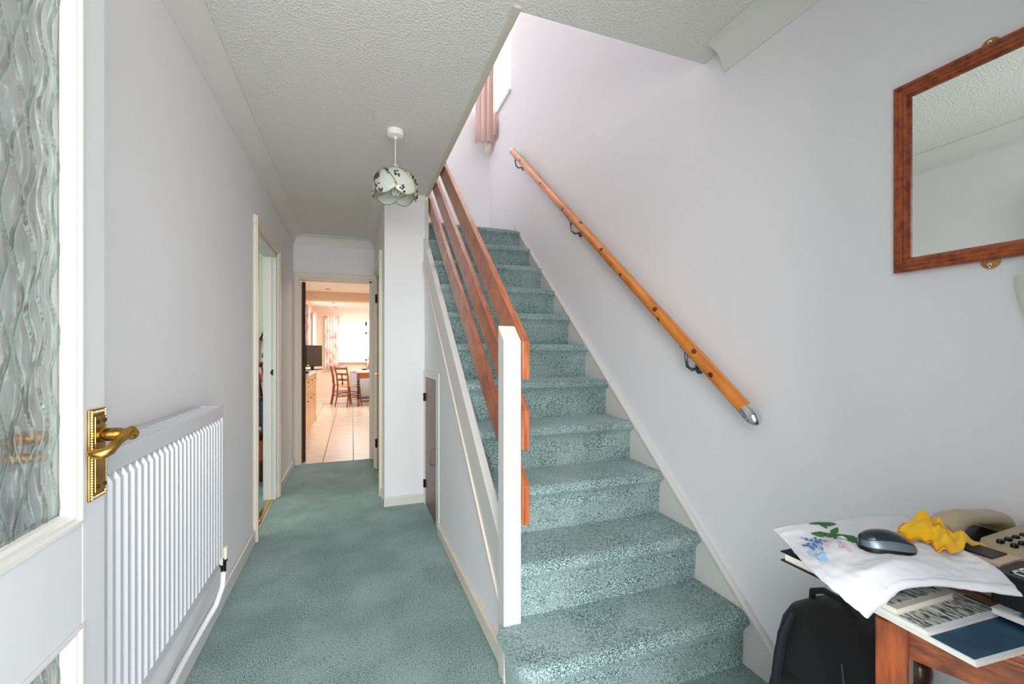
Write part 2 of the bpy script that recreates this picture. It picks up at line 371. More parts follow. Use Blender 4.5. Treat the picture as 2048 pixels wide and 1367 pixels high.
hinge(d, PX - .003, 3.371, .825, -1, .06); hinge(d, PX - .003, 3.371, .165, -1, .06)
obj('door_handle', MB().tube([(PX, 3.0, .50), (PX - .022, 3.0, .50), (PX - .027, 3.0, .495), (PX - .027, 3.0, .398), (PX - .022, 3.0, .393), (PX, 3.0, .393)], .0045, 8), gold_m, d, smooth=True, label='slim gold bar handle')
# ------------------------------------------------------------ staircase
st = thing('staircase', 'straight carpeted staircase with white strings and newel and three mahogany rails', 'staircase', (.95, Y0, 0))
def step_prof(k, yb):
    z1 = k * RISE; y = Y0 + (k - 1) * GO; z0 = (k - 1) * RISE
    p = [(y + .004, z0), (y, z0 + .05), (y - .003, z1 - .075), (y - .012, z1 - .055)]
    cx, cz, r = y - .004, z1 - .030, .030
    for i in range(7):
        a = PI + .25 - (i / 6) * (PI / 2 + .25); p.append((cx + r * math.cos(a), cz + r * math.sin(a)))
    p += [(y + .06, z1 + .001), (yb, z1), (yb, z0)]
    return p
for k in range(1, 12):
    mb = MB(); yb = Y0 + k * GO + .012 if k < 11 else 4.543
    if k > 1:
        pr = step_prof(k, yb); n = 9; rings = []
        for i in range(n):
            x = XS0 + (XS1 - XS0) * i / (n - 1); f = 1 if 0 < i < n - 1 else .0
            ed = .010 * (1 - f)
            rings.append([(x, y + (ed if j < 11 else 0), z_ - (ed * .5 if 4 < j < 12 else 0)) for j, (y, z_) in enumerate(pr)])
        mb.loft(rings)
    else:
        # bullnose bottom step: profile swept round its free left end
        prof = [(0, 0), (.002, .05), (.004, RISE - .078), (.016, RISE - .056)]
        for i in range(7):
            a = -.25 + (i / 6) * (PI / 2 + .25); prof.append((.002 + .030 * math.cos(a), RISE - .030 + .030 * math.sin(a)))
        path = []; xl, yf, rc = .505, Y0, .045
        path.append(((xl, 1.449), (-1, 0))); path.append(((xl, 1.36), (-1, 0)))
        for i in range(7):
            a = PI + i / 6 * PI / 2; path.append(((xl + rc + rc * math.cos(a), yf + rc + rc * math.sin(a)), (math.cos(a), math.sin(a))))
        path.append(((.9, yf), (0, -1))); path.append(((XS1 - .005, yf), (0, -1)))
        R = [[mb.b.verts.new((p[0] + n_[0] * o_, p[1] + n_[1] * o_, zz)) for o_, zz in prof] for p, n_ in path]
        for a, c in zip(R, R[1:]):
            for i in range(len(prof) - 1): mb.b.faces.new((a[i], c[i], c[i + 1], a[i + 1]))
        top = [r[-1] for r in R] + [mb.b.verts.new(q) for q in ((XS1 - .005, yb, RISE), (XS0, yb, RISE), (XS0, 1.449, RISE))]
        mb.b.faces.new(top)
    obj('step', mb, carpet_m, st, smooth=True)
# left string
sl = MB().prism([(.521, 1.46, max(.0, SB(1.46))), (.521, 1.573, SB(1.573)), (.521, 3.43, SB(3.43)), (.521, 3.43, ST(3.43)), (.521, 1.50, ST(1.50)), (.521, 1.46, ST(1.46))], (.035, 0, 0))
obj('string_board', sl, gloss_m, st, bevel=.003)
obj('string_bead', MB().prism([(.513, 1.50, SB(1.50)), (.513, 3.43, SB(3.43)), (.513, 3.43, SB(3.43) + .035), (.513, 1.50, SB(1.50) + .035)], (.012, 0, 0)), cream_m, st, bevel=.004)
# right string
obj('string_board', MB().prism([(XS1, 1.07, 0), (XS1, 1.07, RT(1.07)), (XS1, 3.70, RT(3.70)), (XS1, 3.70, RT(3.70) - .35), (XS1, 1.5, 0)], (.0195, 0, 0)), gloss_m, st)
obj('string_bead', MB().prism([(XS1 - .006, 1.04, RT(1.04) - .004), (XS1 - .006, 3.70, RT(3.70) - .004), (XS1 - .006, 3.70, RT(3.70) + .022), (XS1 - .006, 1.04, RT(1.04) + .022)], (.0255, 0, 0)), gloss_m, st, bevel=.005)
S('trim_20', B(.532, .561, 3.418, 3.4298, ST(3.43) - .02, ZC - .03), smooth_ceil, bevel=.004)
# newel
nw = MB()
nw.loft([[(.500, 1.450, 0), (.566, 1.450, 0), (.566, 1.516, 0), (.500, 1.516, 0)], [(.500, 1.450, 1.208), (.566, 1.450, 1.208), (.566, 1.516, 1.264), (.500, 1.516, 1.264)]])
obj('newel_post', nw, gloss_m, st, bevel=.004)
for zt in (1.206, .957, .690):
    p = [(.5665, 1.440, zt - .138), (.5665, 1.440, zt), (.5665, 3.62, zt + .845 * 2.18), (.5665, 3.62, zt + .845 * 2.18 - .138)]
    obj('rail', MB().prism(p, (.028, 0, 0)), mahog_m, st, bevel=.0025)
# ------------------------------------------------------------ landing window, sill and curtain
wn = S('window_2', MB().box(XR + .05, XR + .10, wy0, wy0 + .045, wz0, wz1).box(XR + .05, XR + .10, wy1 - .045, wy1, wz0, wz1).box(XR + .05, XR + .10, wy0, wy1, wz0, wz0 + .05).box(XR + .05, XR + .10, wy0, wy1, wz1 - .05, wz1), upvc_m, bevel=.004)
obj('pane', B(XR + .072, XR + .078, wy0 + .045, wy1 - .045, wz0 + .05, wz1 - .05), mat('clear_glass', '#ffffff', 0.0, trans=1.0, spec=0.5, alpha=0.12), wn)
S('trim_16', B(XR - .022, XR + .05, wy0 - .012, wy1, wz0 - .035, wz0), gloss_m, bevel=.006)
cu = thing('curtain', 'dusty pink lined curtain gathered at the high stairwell window', 'curtain', (1.31, 4.35, 3.3))
def curtain_mb(p0, p1, z0, z1, folds, amp, nrm, n=60, hem=0.0):
    P = []; p0 = Vector(p0); p1 = Vector(p1); nrm = Vector(nrm)
    for j in range(9):
        t = j / 8; row = []
        for i in range(n + 1):
            s = i / n; a = amp * (1 - .35 * t) * math.sin(s * folds * 2 * PI + .6 * t) + amp * .3 * math.sin(s * folds * 4.3 * PI)
            q = p0.lerp(p1, s) + nrm * a; zz = z0 + (z1 - z0) * t + (hem * math.sin(s * 5) if j == 0 else 0)
            row.append((q.x, q.y, zz))
        P.append(row)
    return MB().grid(P)
obj('drape', curtain_mb((1.372, 4.20, 0), (1.245, 4.50, 0), 3.36, 4.86, 3.5, .030, (-.9, -.4, 0), hem=-.03), pinkc_m, cu, smooth=True, solid=.003)
obj('drape_lining', curtain_mb((1.36, 4.36, 0), (1.33, 4.49, 0), 3.27, 3.9, 1.5, .012, (-.9, -.4, 0), 20), mat('cream_lining', '#e6d9cc', .85), cu, smooth=True, solid=.002)
obj('rod', MB().tube([(1.34, 3.80, 4.87), (1.34, 4.53, 4.87)], .012), upvc_m, cu)
# ------------------------------------------------------------ wall handrail
hr = thing('handrail', 'round varnished pine handrail sloping up the right wall', 'handrail', (1.396, 1.15, .9))
ya, yb_, x = 1.165, 3.60, 1.321
HZ = lambda y: .950 + .8126 * (y - 1.165)
n = 24
obj('pole', MB().tube([(x, ya + (yb_ - ya) * i / n, HZ(ya + (yb_ - ya) * i / n)) for i in range(n + 1)], .027, 20), pine_m, hr, smooth=True)
dv = Vector((0, 1, .8126)).normalized(); e0 = Vector((x, ya, HZ(ya)))
rings = []
for t, r in ((.020, .0285), (0, .0285), (-.012, .0285), (-.026, .0262), (-.040, .020), (-.050, .010), (-.053, .002)):
    c = e0 + dv * t; up = Vector((1, 0, 0)); sd = dv.cross(up)
    rings.append([c + (up * math.cos(2 * PI * k / 20) + sd * math.sin(2 * PI * k / 20)) * r for k in range(20)])
obj('end_cap', MB().loft(rings), chrome_m, hr, smooth=True, label='domed chrome end cap')
e1 = Vector((x, yb_, HZ(yb_)))
kn_m = mat('pine_knot', '#5c2208', .3, coat=.4)
for i, (ky, ka) in enumerate(((1.32, 3.0), (1.42, 2.5), (1.62, 3.4), (1.66, 2.6), (1.92, 3.1), (2.12, 2.5), (2.32, 3.3), (2.58, 2.8), (2.78, 3.3), (2.95, 2.7), (3.15, 3.1), (3.36, 2.8))):
    c_ = Vector((x, ky, HZ(ky))); d1 = Vector((1, 0, 0)); d2 = dv.cross(d1); o_ = (d1 * math.cos(ka) - d2 * math.sin(ka) * (1 if d2.z < 0 else -1)); tg_ = dv.cross(o_); ks = .0105 + .003 * math.sin(i * 3)
    rr_ = []
    for q_, hh_ in ((1, -.0012), (.9, .0004), (.3, .0007)):
        rr_.append([c_ + o_ * (math.sqrt(.027 ** 2 - (ks * q_ * math.sin(a_ * PI / 6)) ** 2) + hh_) + dv * ks * 1.3 * q_ * math.cos(a_ * PI / 6) + tg_ * ks * q_ * math.sin(a_ * PI / 6) for a_ in range(12)])
    obj('knot', MB().loft(rr_), kn_m, hr, smooth=True)
obj('end_cap', MB().tube([e1 - dv * .022, e1 + dv * .004], .029, 20).tube([e1 + dv * .004, e1 + dv * .012], [.028, .012], 20), chrome_m, hr, smooth=True, label='small chrome end ring')
for yb2 in (3.53, 2.51, 1.478):
    zp = HZ(yb2) - .075
    mb = MB().lathe([(.026, 0), (.026, -.005), (.018, -.009), (.010, -.011)], (XR, yb2, zp - .03), 'X', 16)
    mb.tube([(XR - .01, yb2, zp - .03), (XR - .045, yb2, zp - .038), (XR - .068, yb2, zp - .022), (XR - .075, yb2, zp + .015), (XR - .075, yb2, zp + .045)], .0065, 10)
    mb.tube([(x, yb2 - .03, HZ(yb2 - .03) - .034), (x, yb2 + .03, HZ(yb2 + .03) - .034)], .008, 8)
    obj('bracket', mb, steel_m, hr, smooth=True, label='curved chrome wall bracket')
# ------------------------------------------------------------ mirror
mi = thing('mirror', 'wall mirror in a moulded reddish wood frame', 'mirror', (XR, .57, 1.628))
my0, my1, mz0, mz1 = .385, .757, 1.379, 1.876
prof = [(0, 0), (0, .016), (.004, .020), (.010, .021), (.014, .017), (.020, .016), (.026, .019), (.031, .018), (.036, .010), (.036, .004), (.034, 0)]
rings = []
for (yy, zz, sy, sz) in ((my0, mz0, 1, 1), (my1, mz0, -1, 1), (my1, mz1, -1, -1), (my0, mz1, 1, -1), (my0, mz0, 1, 1)):
    rings.append([(XR - .004 - h, yy + sy * a, zz + sz * a) for a, h in prof])
obj('frame', MB().loft(rings, cap=False), frame_m, mi)
obj('glass', B(XR - .010, XR - .006, my0 + .03, my1 - .03, mz0 + .03, mz1 - .03), mirror_m, mi)
obj('backing', B(XR - .006, XR - .001, my0 + .01, my1 - .01, mz0 + .01, mz1 - .01), brown_m, mi)
for zz, s in ((mz0, -1), (mz1, 1)):
    pts = []
    for i in range(13):
        a = PI * i / 12; pts.append((XR - .004, .572 + .017 * math.cos(a), zz + s * (.002 + .017 * math.sin(a))))
    mb = MB().prism(pts if s > 0 else pts[::-1], (.002, 0, 0))
    obj('hanging_plate', mb, brass_m, mi, label='small brass hanging plate')
    kh = MB().lathe([(.004, 0), (.004, -.0015)], (XR - .0045, .572, zz + s * .010), 'X', 8).box(XR - .006, XR - .0045, .5705, .5735, zz + s * .010 - .008, zz + s * .010)
    obj('keyhole', kh, upvc_m, mi)
# wall light at the right edge
wlamp = thing('wall_light', 'pale green-white glass wall light at the right edge below the mirror', 'wall light', (XR, .462, 1.22))
rings = []
for r, zz in ((.030, 1.205), (.040, 1.222), (.052, 1.25), (.060, 1.285), (.064, 1.315), (.066, 1.330), (.062, 1.330), (.056, 1.285)):
    rings.append([(XR - .004 - r * 1.1 * math.sin(PI * k / 14), .462 + r * math.cos(PI * k / 14), zz) for k in range(15)])
obj('shade', MB().loft(rings, closed=False), mat('frosted_shade', '#d6dccb', .4, sss=.1), wlamp, smooth=True, solid=.002)
obj('wall_plate', B(XR - .006, XR - .0005, .425, .50, 1.225, 1.31), upvc_m, wlamp, bevel=.002)
# ------------------------------------------------------------ pendant lamp
pl = thing('pendant_lamp', 'pendant lamp with a floral glass petal shade hung from the white ceiling', 'ceiling light', (.223, 2.47, ZC))
PXc, PYc = .223, 2.47
obj('ceiling_rose', MB().lathe([(.045, 0), (.045, -.022), (.042, -.030), (.012, -.034), (.005, -.045)], (PXc, PYc, ZC), seg=28), plastic_m, pl, smooth=True)
obj('cord', MB().tube([(PXc, PYc, ZC - .04), (PXc, PYc, 2.19)], .0024, 8), plastic_m, pl)
obj('lamp_holder', MB().lathe([(.006, 0), (.012, -.006), (.024, -.022), (.026, -.030), (.018, -.034), (.018, -.09)], (PXc, PYc, 2.195), seg=20), plastic_m, pl, smooth=True)
bl = MB()
for a in range(3):
    cx, cy = PXc + .012 * math.cos(a * 2.1), PYc + .012 * math.sin(a * 2.1)
    bl.tube([(cx - .006, cy, 2.11), (cx - .006, cy, 2.035), (cx, cy, 2.026), (cx + .006, cy, 2.035), (cx + .006, cy, 2.11)], .0045, 8)
obj('bulb', bl, mat('bulb_glass', '#f4f4f0', .3), pl, smooth=True)
shade_m = mat('opal_glass', '#dfe6dc', .18, trans=.25, coat=.4)
edge_m = mat('shade_brass_edge', '#a8a06a', .35, .8)
berry_m = mat('purple_berry_print', '#4a1838', .5); leafp_m = mat('green_leaf_print', '#3d5a34', .5)
def dome(th, t, off=0.0):
    """t 0 top .. 1 bottom rim"""
    a = .22 + t * 1.78; r = (.118 + off) * math.sin(min(a, 2.2)) ** .8; zz = 2.052 + (.112 + off) * math.cos(a)
    return Vector((PXc + r * math.cos(th), PYc + r * math.sin(th), zz))
for k in range(6):
    th0 = k * PI / 3 + .35
    def pet(u, v, off=0.0):   # u -1..1 across, v 0..1 along
        hw = .80 * math.sin(PI * (.05 + .74 * v)) ** .55
        return dome(th0 + (v - .5) * 1.15 + u * hw, v * (1 - .20 * u * u * v) + .02, off + .005 * u)
    P = [[pet(-1 + 2 * i / 14, j / 16) for i in range(15)] for j in range(17)]
    pt = obj('petal', MB().grid(P), shade_m, pl, smooth=True, solid=.002)
    edge = [pet(-1, j / 16, .001) for j in range(17)] + [pet(-1 + 2 * i / 14, 1, .001) for i in range(1, 14)] + [pet(1, 1 - j / 16, .001) for j in range(17)]
    obj('petal_edge', MB().tube(edge, .0024, 6), edge_m, pt, smooth=True)
    bm_, lm_ = MB(), MB()
    for cu_, cv in ((-.25, .42), (.2, .50), (-.05, .86)):
        for i in range(7):
            q = pet(cu_ + random.uniform(-.16, .16), min(.95, cv + random.uniform(-.07, .09)), .0035); bm_.ball(q, .0052, u=6, v=4)
        for i in range(3):
            q = pet(cu_ + random.uniform(-.25, .25), cv - .10 + random.uniform(-.03, .03), .003); lm_.ball(q, .006, 1.3, 1.0, .5, 6, 4)
    obj('berry_print', bm_, berry_m, pt, kind='stuff'); obj('leaf_print', lm_, leafp_m, pt, kind='stuff')
# ------------------------------------------------------------ radiator
ra = thing('radiator', 'white ribbed panel radiator low on the left hall wall', 'radiator', (-.5, 1.5, .3))
ry0, ry1, rz0, rz1 = 1.02, 1.965, .335, .925
nrib = 28; pitch = (ry1 - ry0 - .02) / nrib; sec = []
for i in range(nrib):
    a = ry0 + .01 + i * pitch
    for q, x_ in ((.0, -.480), (.30, -.480), (.42, -.470), (.78, -.470), (.90, -.480)): sec.append((x_, a + q * pitch))
sec.append((-.480, ry1 - .01)); sec = [(-.481, ry0)] + sec + [(-.481, ry1)]
mb = MB(); rings = []
for zz, fl_ in ((rz0, 0), (rz0 + .030, 0), (rz0 + .045, 1), (rz1 - .030, 1), (rz1 - .012, 0), (rz1, 0)):
    rings.append([((x_ if fl_ else -.480), y_, zz) for x_, y_ in sec])
mb.loft(rings, closed=False)
obj('front_panel', mb, rad_m, ra, smooth=False, solid=.002)
obj('back_panel', B(-.545, -.535, ry0, ry1, rz0, rz1), rad_m, ra, bevel=.003)
tg = MB().box(-.472, -.466, ry0 - .003, ry1 + .004, rz1 - .008, .962).box(-.548, -.542, ry0 - .003, ry1 + .004, rz1 - .008, .962)
for i in range(32):
    yy = ry0 + .012 + i * (ry1 - ry0 - .02) / 31; tg.box(-.543, -.471, yy - .008, yy + .008, .952, .958)
obj('top_grille', tg, rad_m, ra, bevel=.002)
obj('side_panel', MB().box(-.546, -.468, ry1, ry1 + .004, rz0 + .01, .960), rad_m, ra, bevel=.001)
obj('side_panel', MB().box(-.546, -.468, ry0 - .004, ry0, rz0 + .01, .960), rad_m, ra, bevel=.001)
va = obj('valve', MB().tube([(-.484, ry1, .345), (-.480, ry1 + .05, .345)], .009).lathe([(.010, -.04), (.010, 0), (.014, .002), (.014, .01)], (-.480, ry1 + .06, .335), 'Z', 12), dkhinge_m, ra, smooth=True)
obj('valve_cap', B(-.494, -.466, ry1 + .046, ry1 + .074, .345, .395), mat('cream_valve_plastic', '#e6dfc8', .4), va, bevel=.005)
obj('pipe', MB().tube([(-.480, ry1 + .06, .30), (-.482, ry1 + .055, .24), (-.496, ry1 + .02, .185), (-.520, ry1 - .06, .145), (-.538, ry1 - .20, .115), (-.541, ry1 - .40, .100), (-.541, 1.2, .098), (-.541, .9, .098)], .010, 10), pipe_m, ra, smooth=True)
obj('pipe_clip', B(-.566, -.530, 1.36, 1.375, .088, .112), pipe_m, ra, bevel=.003)
# ------------------------------------------------------------ front door (open at ninety degrees, glazed)
fd = thing('door_1', None, None, (-.42, .16, 0)); fd['kind'] = 'structure'
DX0, DX1 = -.464, -.42; hy, ly = .14, .996
def dbox(name, y0, y1, z0, z1): return obj(name, B(DX0, DX1, y0, y1, z0, z1), dgloss_m, fd, bevel=.002)
dbox('stile', .926, ly, .012, 1.98); dbox('stile', hy, .21, .012, 1.98)
dbox('rail', .21, .926, .717, .884); dbox('rail', .21, .926, .012, .16); dbox('rail', .21, .926, 1.87, 1.98)
def bead(y0, y1, z0, z1):
    steps = [(0, .003), (.006, .003), (.0075, -.002), (.013, -.002), (.0145, -.008), (.020, -.011), (.022, -.019), (0, -.019)]
    rings = []
    for (yy, zz, sy, sz) in ((y0, z0, 1, 1), (y1, z0, -1, 1), (y1, z1, -1, -1), (y0, z1, 1, -1), (y0, z0, 1, 1)):
        rings.append([(DX1 + h, yy + sy * a, zz + sz * a) for a, h in steps])
    obj('glazing_bead', MB().loft(rings, cap=False), gloss_m, fd)
    rings = [[(DX0 - h, q[1], q[2]) for q, (a, h) in zip(r, steps)] for r in rings]
    obj('glazing_bead', MB().loft(rings, cap=False), gloss_m, fd)
bead(.21, .926, .884, 1.87); bead(.21, .926, .16, .717)
def tglass():
    m = bpy.data.materials.new('rippled_green_glass'); m.use_nodes = True; nt = m.node_tree; N = nt.nodes; L = nt.links; b = N['Principled BSDF']
    b.inputs['Transmission Weight'].default_value = 1; b.inputs['Roughness'].default_value = .05; b.inputs['IOR'].default_value = 1.33; b.inputs['Alpha'].default_value = .72
    at = N.new('ShaderNodeAttribute'); at.attribute_name = 'thick'
    r = N.new('ShaderNodeValToRGB'); e = r.color_ramp.elements; e[0].position = .0; e[0].color = hx('#e9f3ef'); e[1].position = 1; e[1].color = hx('#1d7a5c')
    q = e.new(.45); q.color = hx('#cfe6de')
    L.new(at.outputs['Fac'], r.inputs[0]); L.new(r.outputs[0], b.inputs['Base Color'])
    tc = N.new('ShaderNodeTexCoord'); n = N.new('ShaderNodeTexNoise'); n.inputs['Scale'].default_value = 22; mp = N.new('ShaderNodeMapping'); mp.inputs['Scale'].default_value = (1, 1, .45)
    L.new(tc.outputs['Object'], mp.inputs[0]); L.new(mp.outputs[0], n.inputs[0])
    bp = N.new('ShaderNodeBump'); bp.inputs['Strength'].default_value = .12; bp.inputs['Distance'].default_value = .02; L.new(n.outputs[0], bp.inputs['Height']); L.new(bp.outputs[0], b.inputs['Normal'])
    return m
tgl = tglass()
def ripple(y, z_):
    w_ = .027; i0 = math.floor(y / w_); best = 9; 
    for i in (i0 - 1, i0, i0 + 1, i0 + 2):
        ph = mnoise.noise((i * 3.7, 0, 5)) * 6
        yy = i * w_ + .0095 * math.sin(z_ * 2 * PI / .135 + ph + (i % 2) * PI) + .005 * mnoise.noise((i, z_ * 9, 1))
        best = min(best, abs(y - yy))
    return best
def glass_pane(y0, y1, z0, z1):
    ny, nz = int((y1 - y0) / .0030), int((z1 - z0) / .008); mb = MB(); bmf = mb.b
    lay = bmf.verts.layers.float.new('thick'); P = []
    for j in range(nz + 1):
        r = []
        for i in range(ny + 1):
            y, z_ = y0 + (y1 - y0) * i / ny, z0 + (z1 - z0) * j / nz; q = ripple(y, z_); k = math.exp(-(q / .0030) ** 2)
            v = bmf.verts.new((DX1 - .020 + .0035 * k + .0018 * mnoise.noise((y * 25, z_ * 10, 0)), y, z_)); v[lay] = k; r.append(v)
        P.append(r)
    for j in range(nz):
        for i in range(ny): bmf.faces.new((P[j][i], P[j][i + 1], P[j + 1][i + 1], P[j + 1][i]))
    bv = [bmf.verts.new((DX1 - .027, *q)) for q in ((y0, z0), (y1, z0), (y1, z1), (y0, z1))]
    bmf.faces.new(bv)
    ring = P[0][:] + [P[j][ny] for j in range(1, nz + 1)] + P[nz][:ny][::-1] + [P[j][0] for j in range(nz - 1, 0, -1)]
    bot = P[0]; bmf.faces.new([*bot[::-1], bv[0], bv[1]]); bmf.faces.new([*P[nz], bv[2], bv[3]])
    bmf.faces.new([*[P[j][0] for j in range(nz + 1)], bv[3], bv[0]]); bmf.faces.new([*[P[j][ny] for j in range(nz + 1)][::-1], bv[1], bv[2]])
    obj('pane', mb, tgl, fd, smooth=True, label='rippled obscure glass pane with green tint')
glass_pane(.228, .906, .904, 1.85); glass_pane(.228, .906, .18, .697)
# brass lever handle on both faces
def lever(sx, x0):
    py0, py1, pz0, pz1 = .938, .992, .912, 1.068
    bp_ = obj('backplate', MB().box(*sorted((x0, x0 + sx * .004)), py0, py1, pz0, pz1).box(*sorted((x0 + sx * .004, x0 + sx * .008)), py0 + .010, py1 - .010, pz0 + .012, pz1 - .012), brass_m, fd, bevel=.0015)
    rb = MB()
    for i in range(34):
        zz = pz0 + .004 + i * (pz1 - pz0 - .008) / 33
        for yy in (py0 + .005, py1 - .005): rb.ball((x0 + sx * .0045, yy, zz), .0028, u=6, v=4)
    for i in range(9):
        yy = py0 + .008 + i * (py1 - py0 - .016) / 8
        for zz in (pz0 + .005, pz1 - .005): rb.ball((x0 + sx * .0045, yy, zz), .0028, u=6, v=4)
    obj('rope_edging', rb, gold_m, bp_, smooth=True)
    for yy in (py0 + .017, py1 - .014):
        for zz in (pz0 + .022, pz1 - .022): obj('screw', MB().lathe([(.0035, 0), (.0030, sx * .0015)], (x0 + sx * .008, yy, zz), 'X', 8), dkhinge_m, bp_)
    zc, yc = 1.022, .962
    mb = MB().lathe([(.013, sx * .006), (.013, sx * .012), (.0105, sx * .014), (.012, sx * .020), (.0115, sx * .034), (.009, sx * .044), (.012, sx * .052), (.010, sx * .058), (.004, sx * .062)], (x0, yc, zc), 'X', 16)
    mb.tube([(x0 + sx * .050, yc + .004, zc + .004), (x0 + sx * .052, yc - .018, zc + .003), (x0 + sx * .046, yc - .034, zc - .008), (x0 + sx * .040, yc - .045, zc - .020), (x0 + sx * .032, yc - .050, zc - .024), (x0 + sx * .022, yc - .050, zc - .024), (x0 + sx * .012, yc - .047, zc - .022)],
            [.009, .0085, .007, .008, .0095, .008, .004], 12)
    obj('door_handle', mb, brass_m, fd, smooth=True, label='polished brass scroll lever handle')
lever(1, DX1); lever(-1, DX0)
# ------------------------------------------------------------ phone table
TR = math.radians(19); T0 = Vector((.948, .520, 0)); ax_u = Vector((math.cos(TR), math.sin(TR), 0)); ax_v = Vector((math.sin(TR), -math.cos(TR), 0))
def TP(u, v, z_): return T0 + ax_u * u + ax_v * v + Vector((0, 0, z_))
def tb(u0, u1, v0, v1, z0, z1): return MB().prism([TP(u0, v0, z0), TP(u1, v0, z0), TP(u1, v1, z0), TP(u0, v1, z0)], (0, 0, z1 - z0))
ta = thing('side_table', 'small oak side table with turned legs against the right wall', 'table', tuple(TP(.12, .27, 0)), rz=0)
TU, TV = .245, .40
obj('tabletop', tb(-.030, TU + .030, -.030, TV + .03, .682, .700), table_m, ta, bevel=.006)
obj('top_moulding', tb(-.022, TU + .022, -.022, TV + .022, .672, .683), table_m, ta, bevel=.004)
hw = .0235
for (a0, a1, b0, b1) in ((0, TU, -.010, .006), (0, TU, TV - .006, TV + .010), (-.012, .004, 0, TV), (TU - .004, TU + .012, 0, TV)):
    obj('apron', tb(a0, a1, b0, b1, .612, .673), table_m, ta, bevel=.003)
def turned(u, v):
    c = TP(u, v, 0)
    lg = obj('leg', MB().prism([TP(u - hw, v - hw, .545), TP(u + hw, v - hw, .545), TP(u + hw, v + hw, .545), TP(u - hw, v + hw, .545)], (0, 0, .1275)), tleg_m, ta, bevel=.003)
    pr = [(.012, .545)]
    for i in range(6):
        zc = .522 - i * .062
        for a in range(7): t = -1 + a / 3; pr.append((.011 + .013 * math.sqrt(max(0, 1 - t * t)), zc - t * .030 * -1 if False else zc - t * .030))
    pr += [(.014, .16)]
    obj('turned_shaft', MB().lathe(pr, (c.x, c.y, 0), 'Z', 16), darkw_m, lg, smooth=True, label='dark bobbin-turned shaft')
    obj('foot_block', MB().prism([TP(u - hw, v - hw, 0), TP(u + hw, v - hw, 0), TP(u + hw, v + hw, 0), TP(u - hw, v + hw, 0)], (0, 0, .16)), table_m, lg, bevel=.003)
for u, v in ((0, 0), (TU, .0), (0, TV), (TU, TV)): turned(u, v)
# ------------------------------------------------------------ things on the table
def slab(x0, x1, y0, y1, z0, z1, rz=0, c=None):
    c = c or ((x0 + x1) / 2, (y0 + y1) / 2); return MB().obox((c[0], c[1], (z0 + z1) / 2), x1 - x0, y1 - y0, z1 - z0, rz)
navy_m = mat('navy_cover', '#0f3350', .45, coat=.0, var=('#235a78', 12, .35, .75)); white_cov = mat('white_card', '#e6eaee', .4)
photo_m = mat('photo_print', '#4a4a44', .3, var=('#cfd2cc', 60, .42, .56, (3, 1, 1))); photo2_m = mat('photo_print_sky', '#d9ccb8', .3, var=('#46423c', 40, .5, .62, (1, 4, 1)))
def brochure(name, label, x0, x1, y0, y1, z0, z1, rz, cover, prints=()):
    cx, cy = (x0 + x1) / 2, (y0 + y1) / 2
    t = thing(name, label, 'brochure' if name == 'brochure' else 'magazine', (cx, cy, z0)); M = Matrix.Rotation(rz, 4, 'Z')
    obj('pages', MB().obox((cx, cy, (z0 + z1) / 2 - .0008), x1 - x0 - .003, y1 - y0 - .003, z1 - z0 - .0016, rz), paper_m, t)
    obj('cover', MB().obox((cx, cy, z1 - .0006), x1 - x0, y1 - y0, .0012, rz).obox((cx, cy, z0 + .0006), x1 - x0, y1 - y0, .0012, rz), cover, t)
    for (a0, a1, b0, b1, m_) in prints:
        q = M @ Vector(((a0 + a1) / 2 * (x1 - x0) / 2, (b0 + b1) / 2 * (y1 - y0) / 2, 0))
        obj('printed_panel', MB().obox((cx + q.x, cy + q.y, z1 + .0003), (a1 - a0) * (x1 - x0) / 2, (b1 - b0) * (y1 - y0) / 2, .0006, rz), m_, t)
    return t
brochure('brochure', 'large navy blue brochure with white border, lowest and nearest on the table', .872, 1.08, .362, .520, .7005, .709, -.08, white_cov, [(-.97, 1, -.95, .60, navy_m)])
brochure('magazine', 'magazine with city photographs on its cover, on the navy brochure', .872, 1.06, .425, .580, .7095, .717, -.05, white_cov, [(-.95, -.15, -.9, -.1, photo_m), (-.1, .95, -.9, .1, photo_m), (-.95, .9, .2, .9, photo2_m)])
brochure('magazine', 'cream magazine with brown page edges just under the white cloth', .872, 1.03, .472, .620, .7175, .729, -.02, mat('cream_cover', '#d8d0c0', .4), [(-.9, .9, -.85, -.35, photo_m)])
ab = thing('photo_album', 'black bound album with white page edges jutting out under the cloth', 'book', (.92, .55, .743))
obj('pages', B(.824, .99, .532, .642, .7455, .7605), paper_m, ab)
obj('cover', MB().box(.818, .995, .528, .648, .743, .7455).box(.818, .995, .528, .648, .7605, .763).box(.992, .995, .528, .648, .7455, .7605), black_m, ab, bevel=.001)
brochure('magazine', 'pale magazine with a teal picture at the right edge of the table', 1.035, 1.15, .285, .425, .7175, .727, .0, white_cov, [(-.9, .9, -.2, .9, mat('teal_print', '#cfd6cf', .3, var=('#1f6a74', 25, .55, .6)))])
nb = thing('wallet', 'flat black case with a white bracket-shaped emblem in front of the telephone', 'case', (1.10, .38, .728))
obj('body', B(1.056, 1.158, .315, .434, .728, .784), mat('black_card', '#0d0e12', .4), nb, bevel=.004)
def strokes(parent, name, c, ux, uy, lines, wdt, th, m_):
    c, ux, uy = Vector(c), Vector(ux), Vector(uy); nz = Vector((0, 0, 1)); mb = MB()
    for (a, b) in lines:
        A = c + ux * a[0] + uy * a[1]; Bv = c + ux * b[0] + uy * b[1]; dr = (Bv - A).normalized(); sd = nz.cross(dr) * wdt / 2; A = A - dr * wdt / 2; Bv = Bv + dr * wdt / 2
        mb.prism([A - sd, Bv - sd, Bv + sd, A + sd], nz * th)
    obj(name, mb, m_, parent)
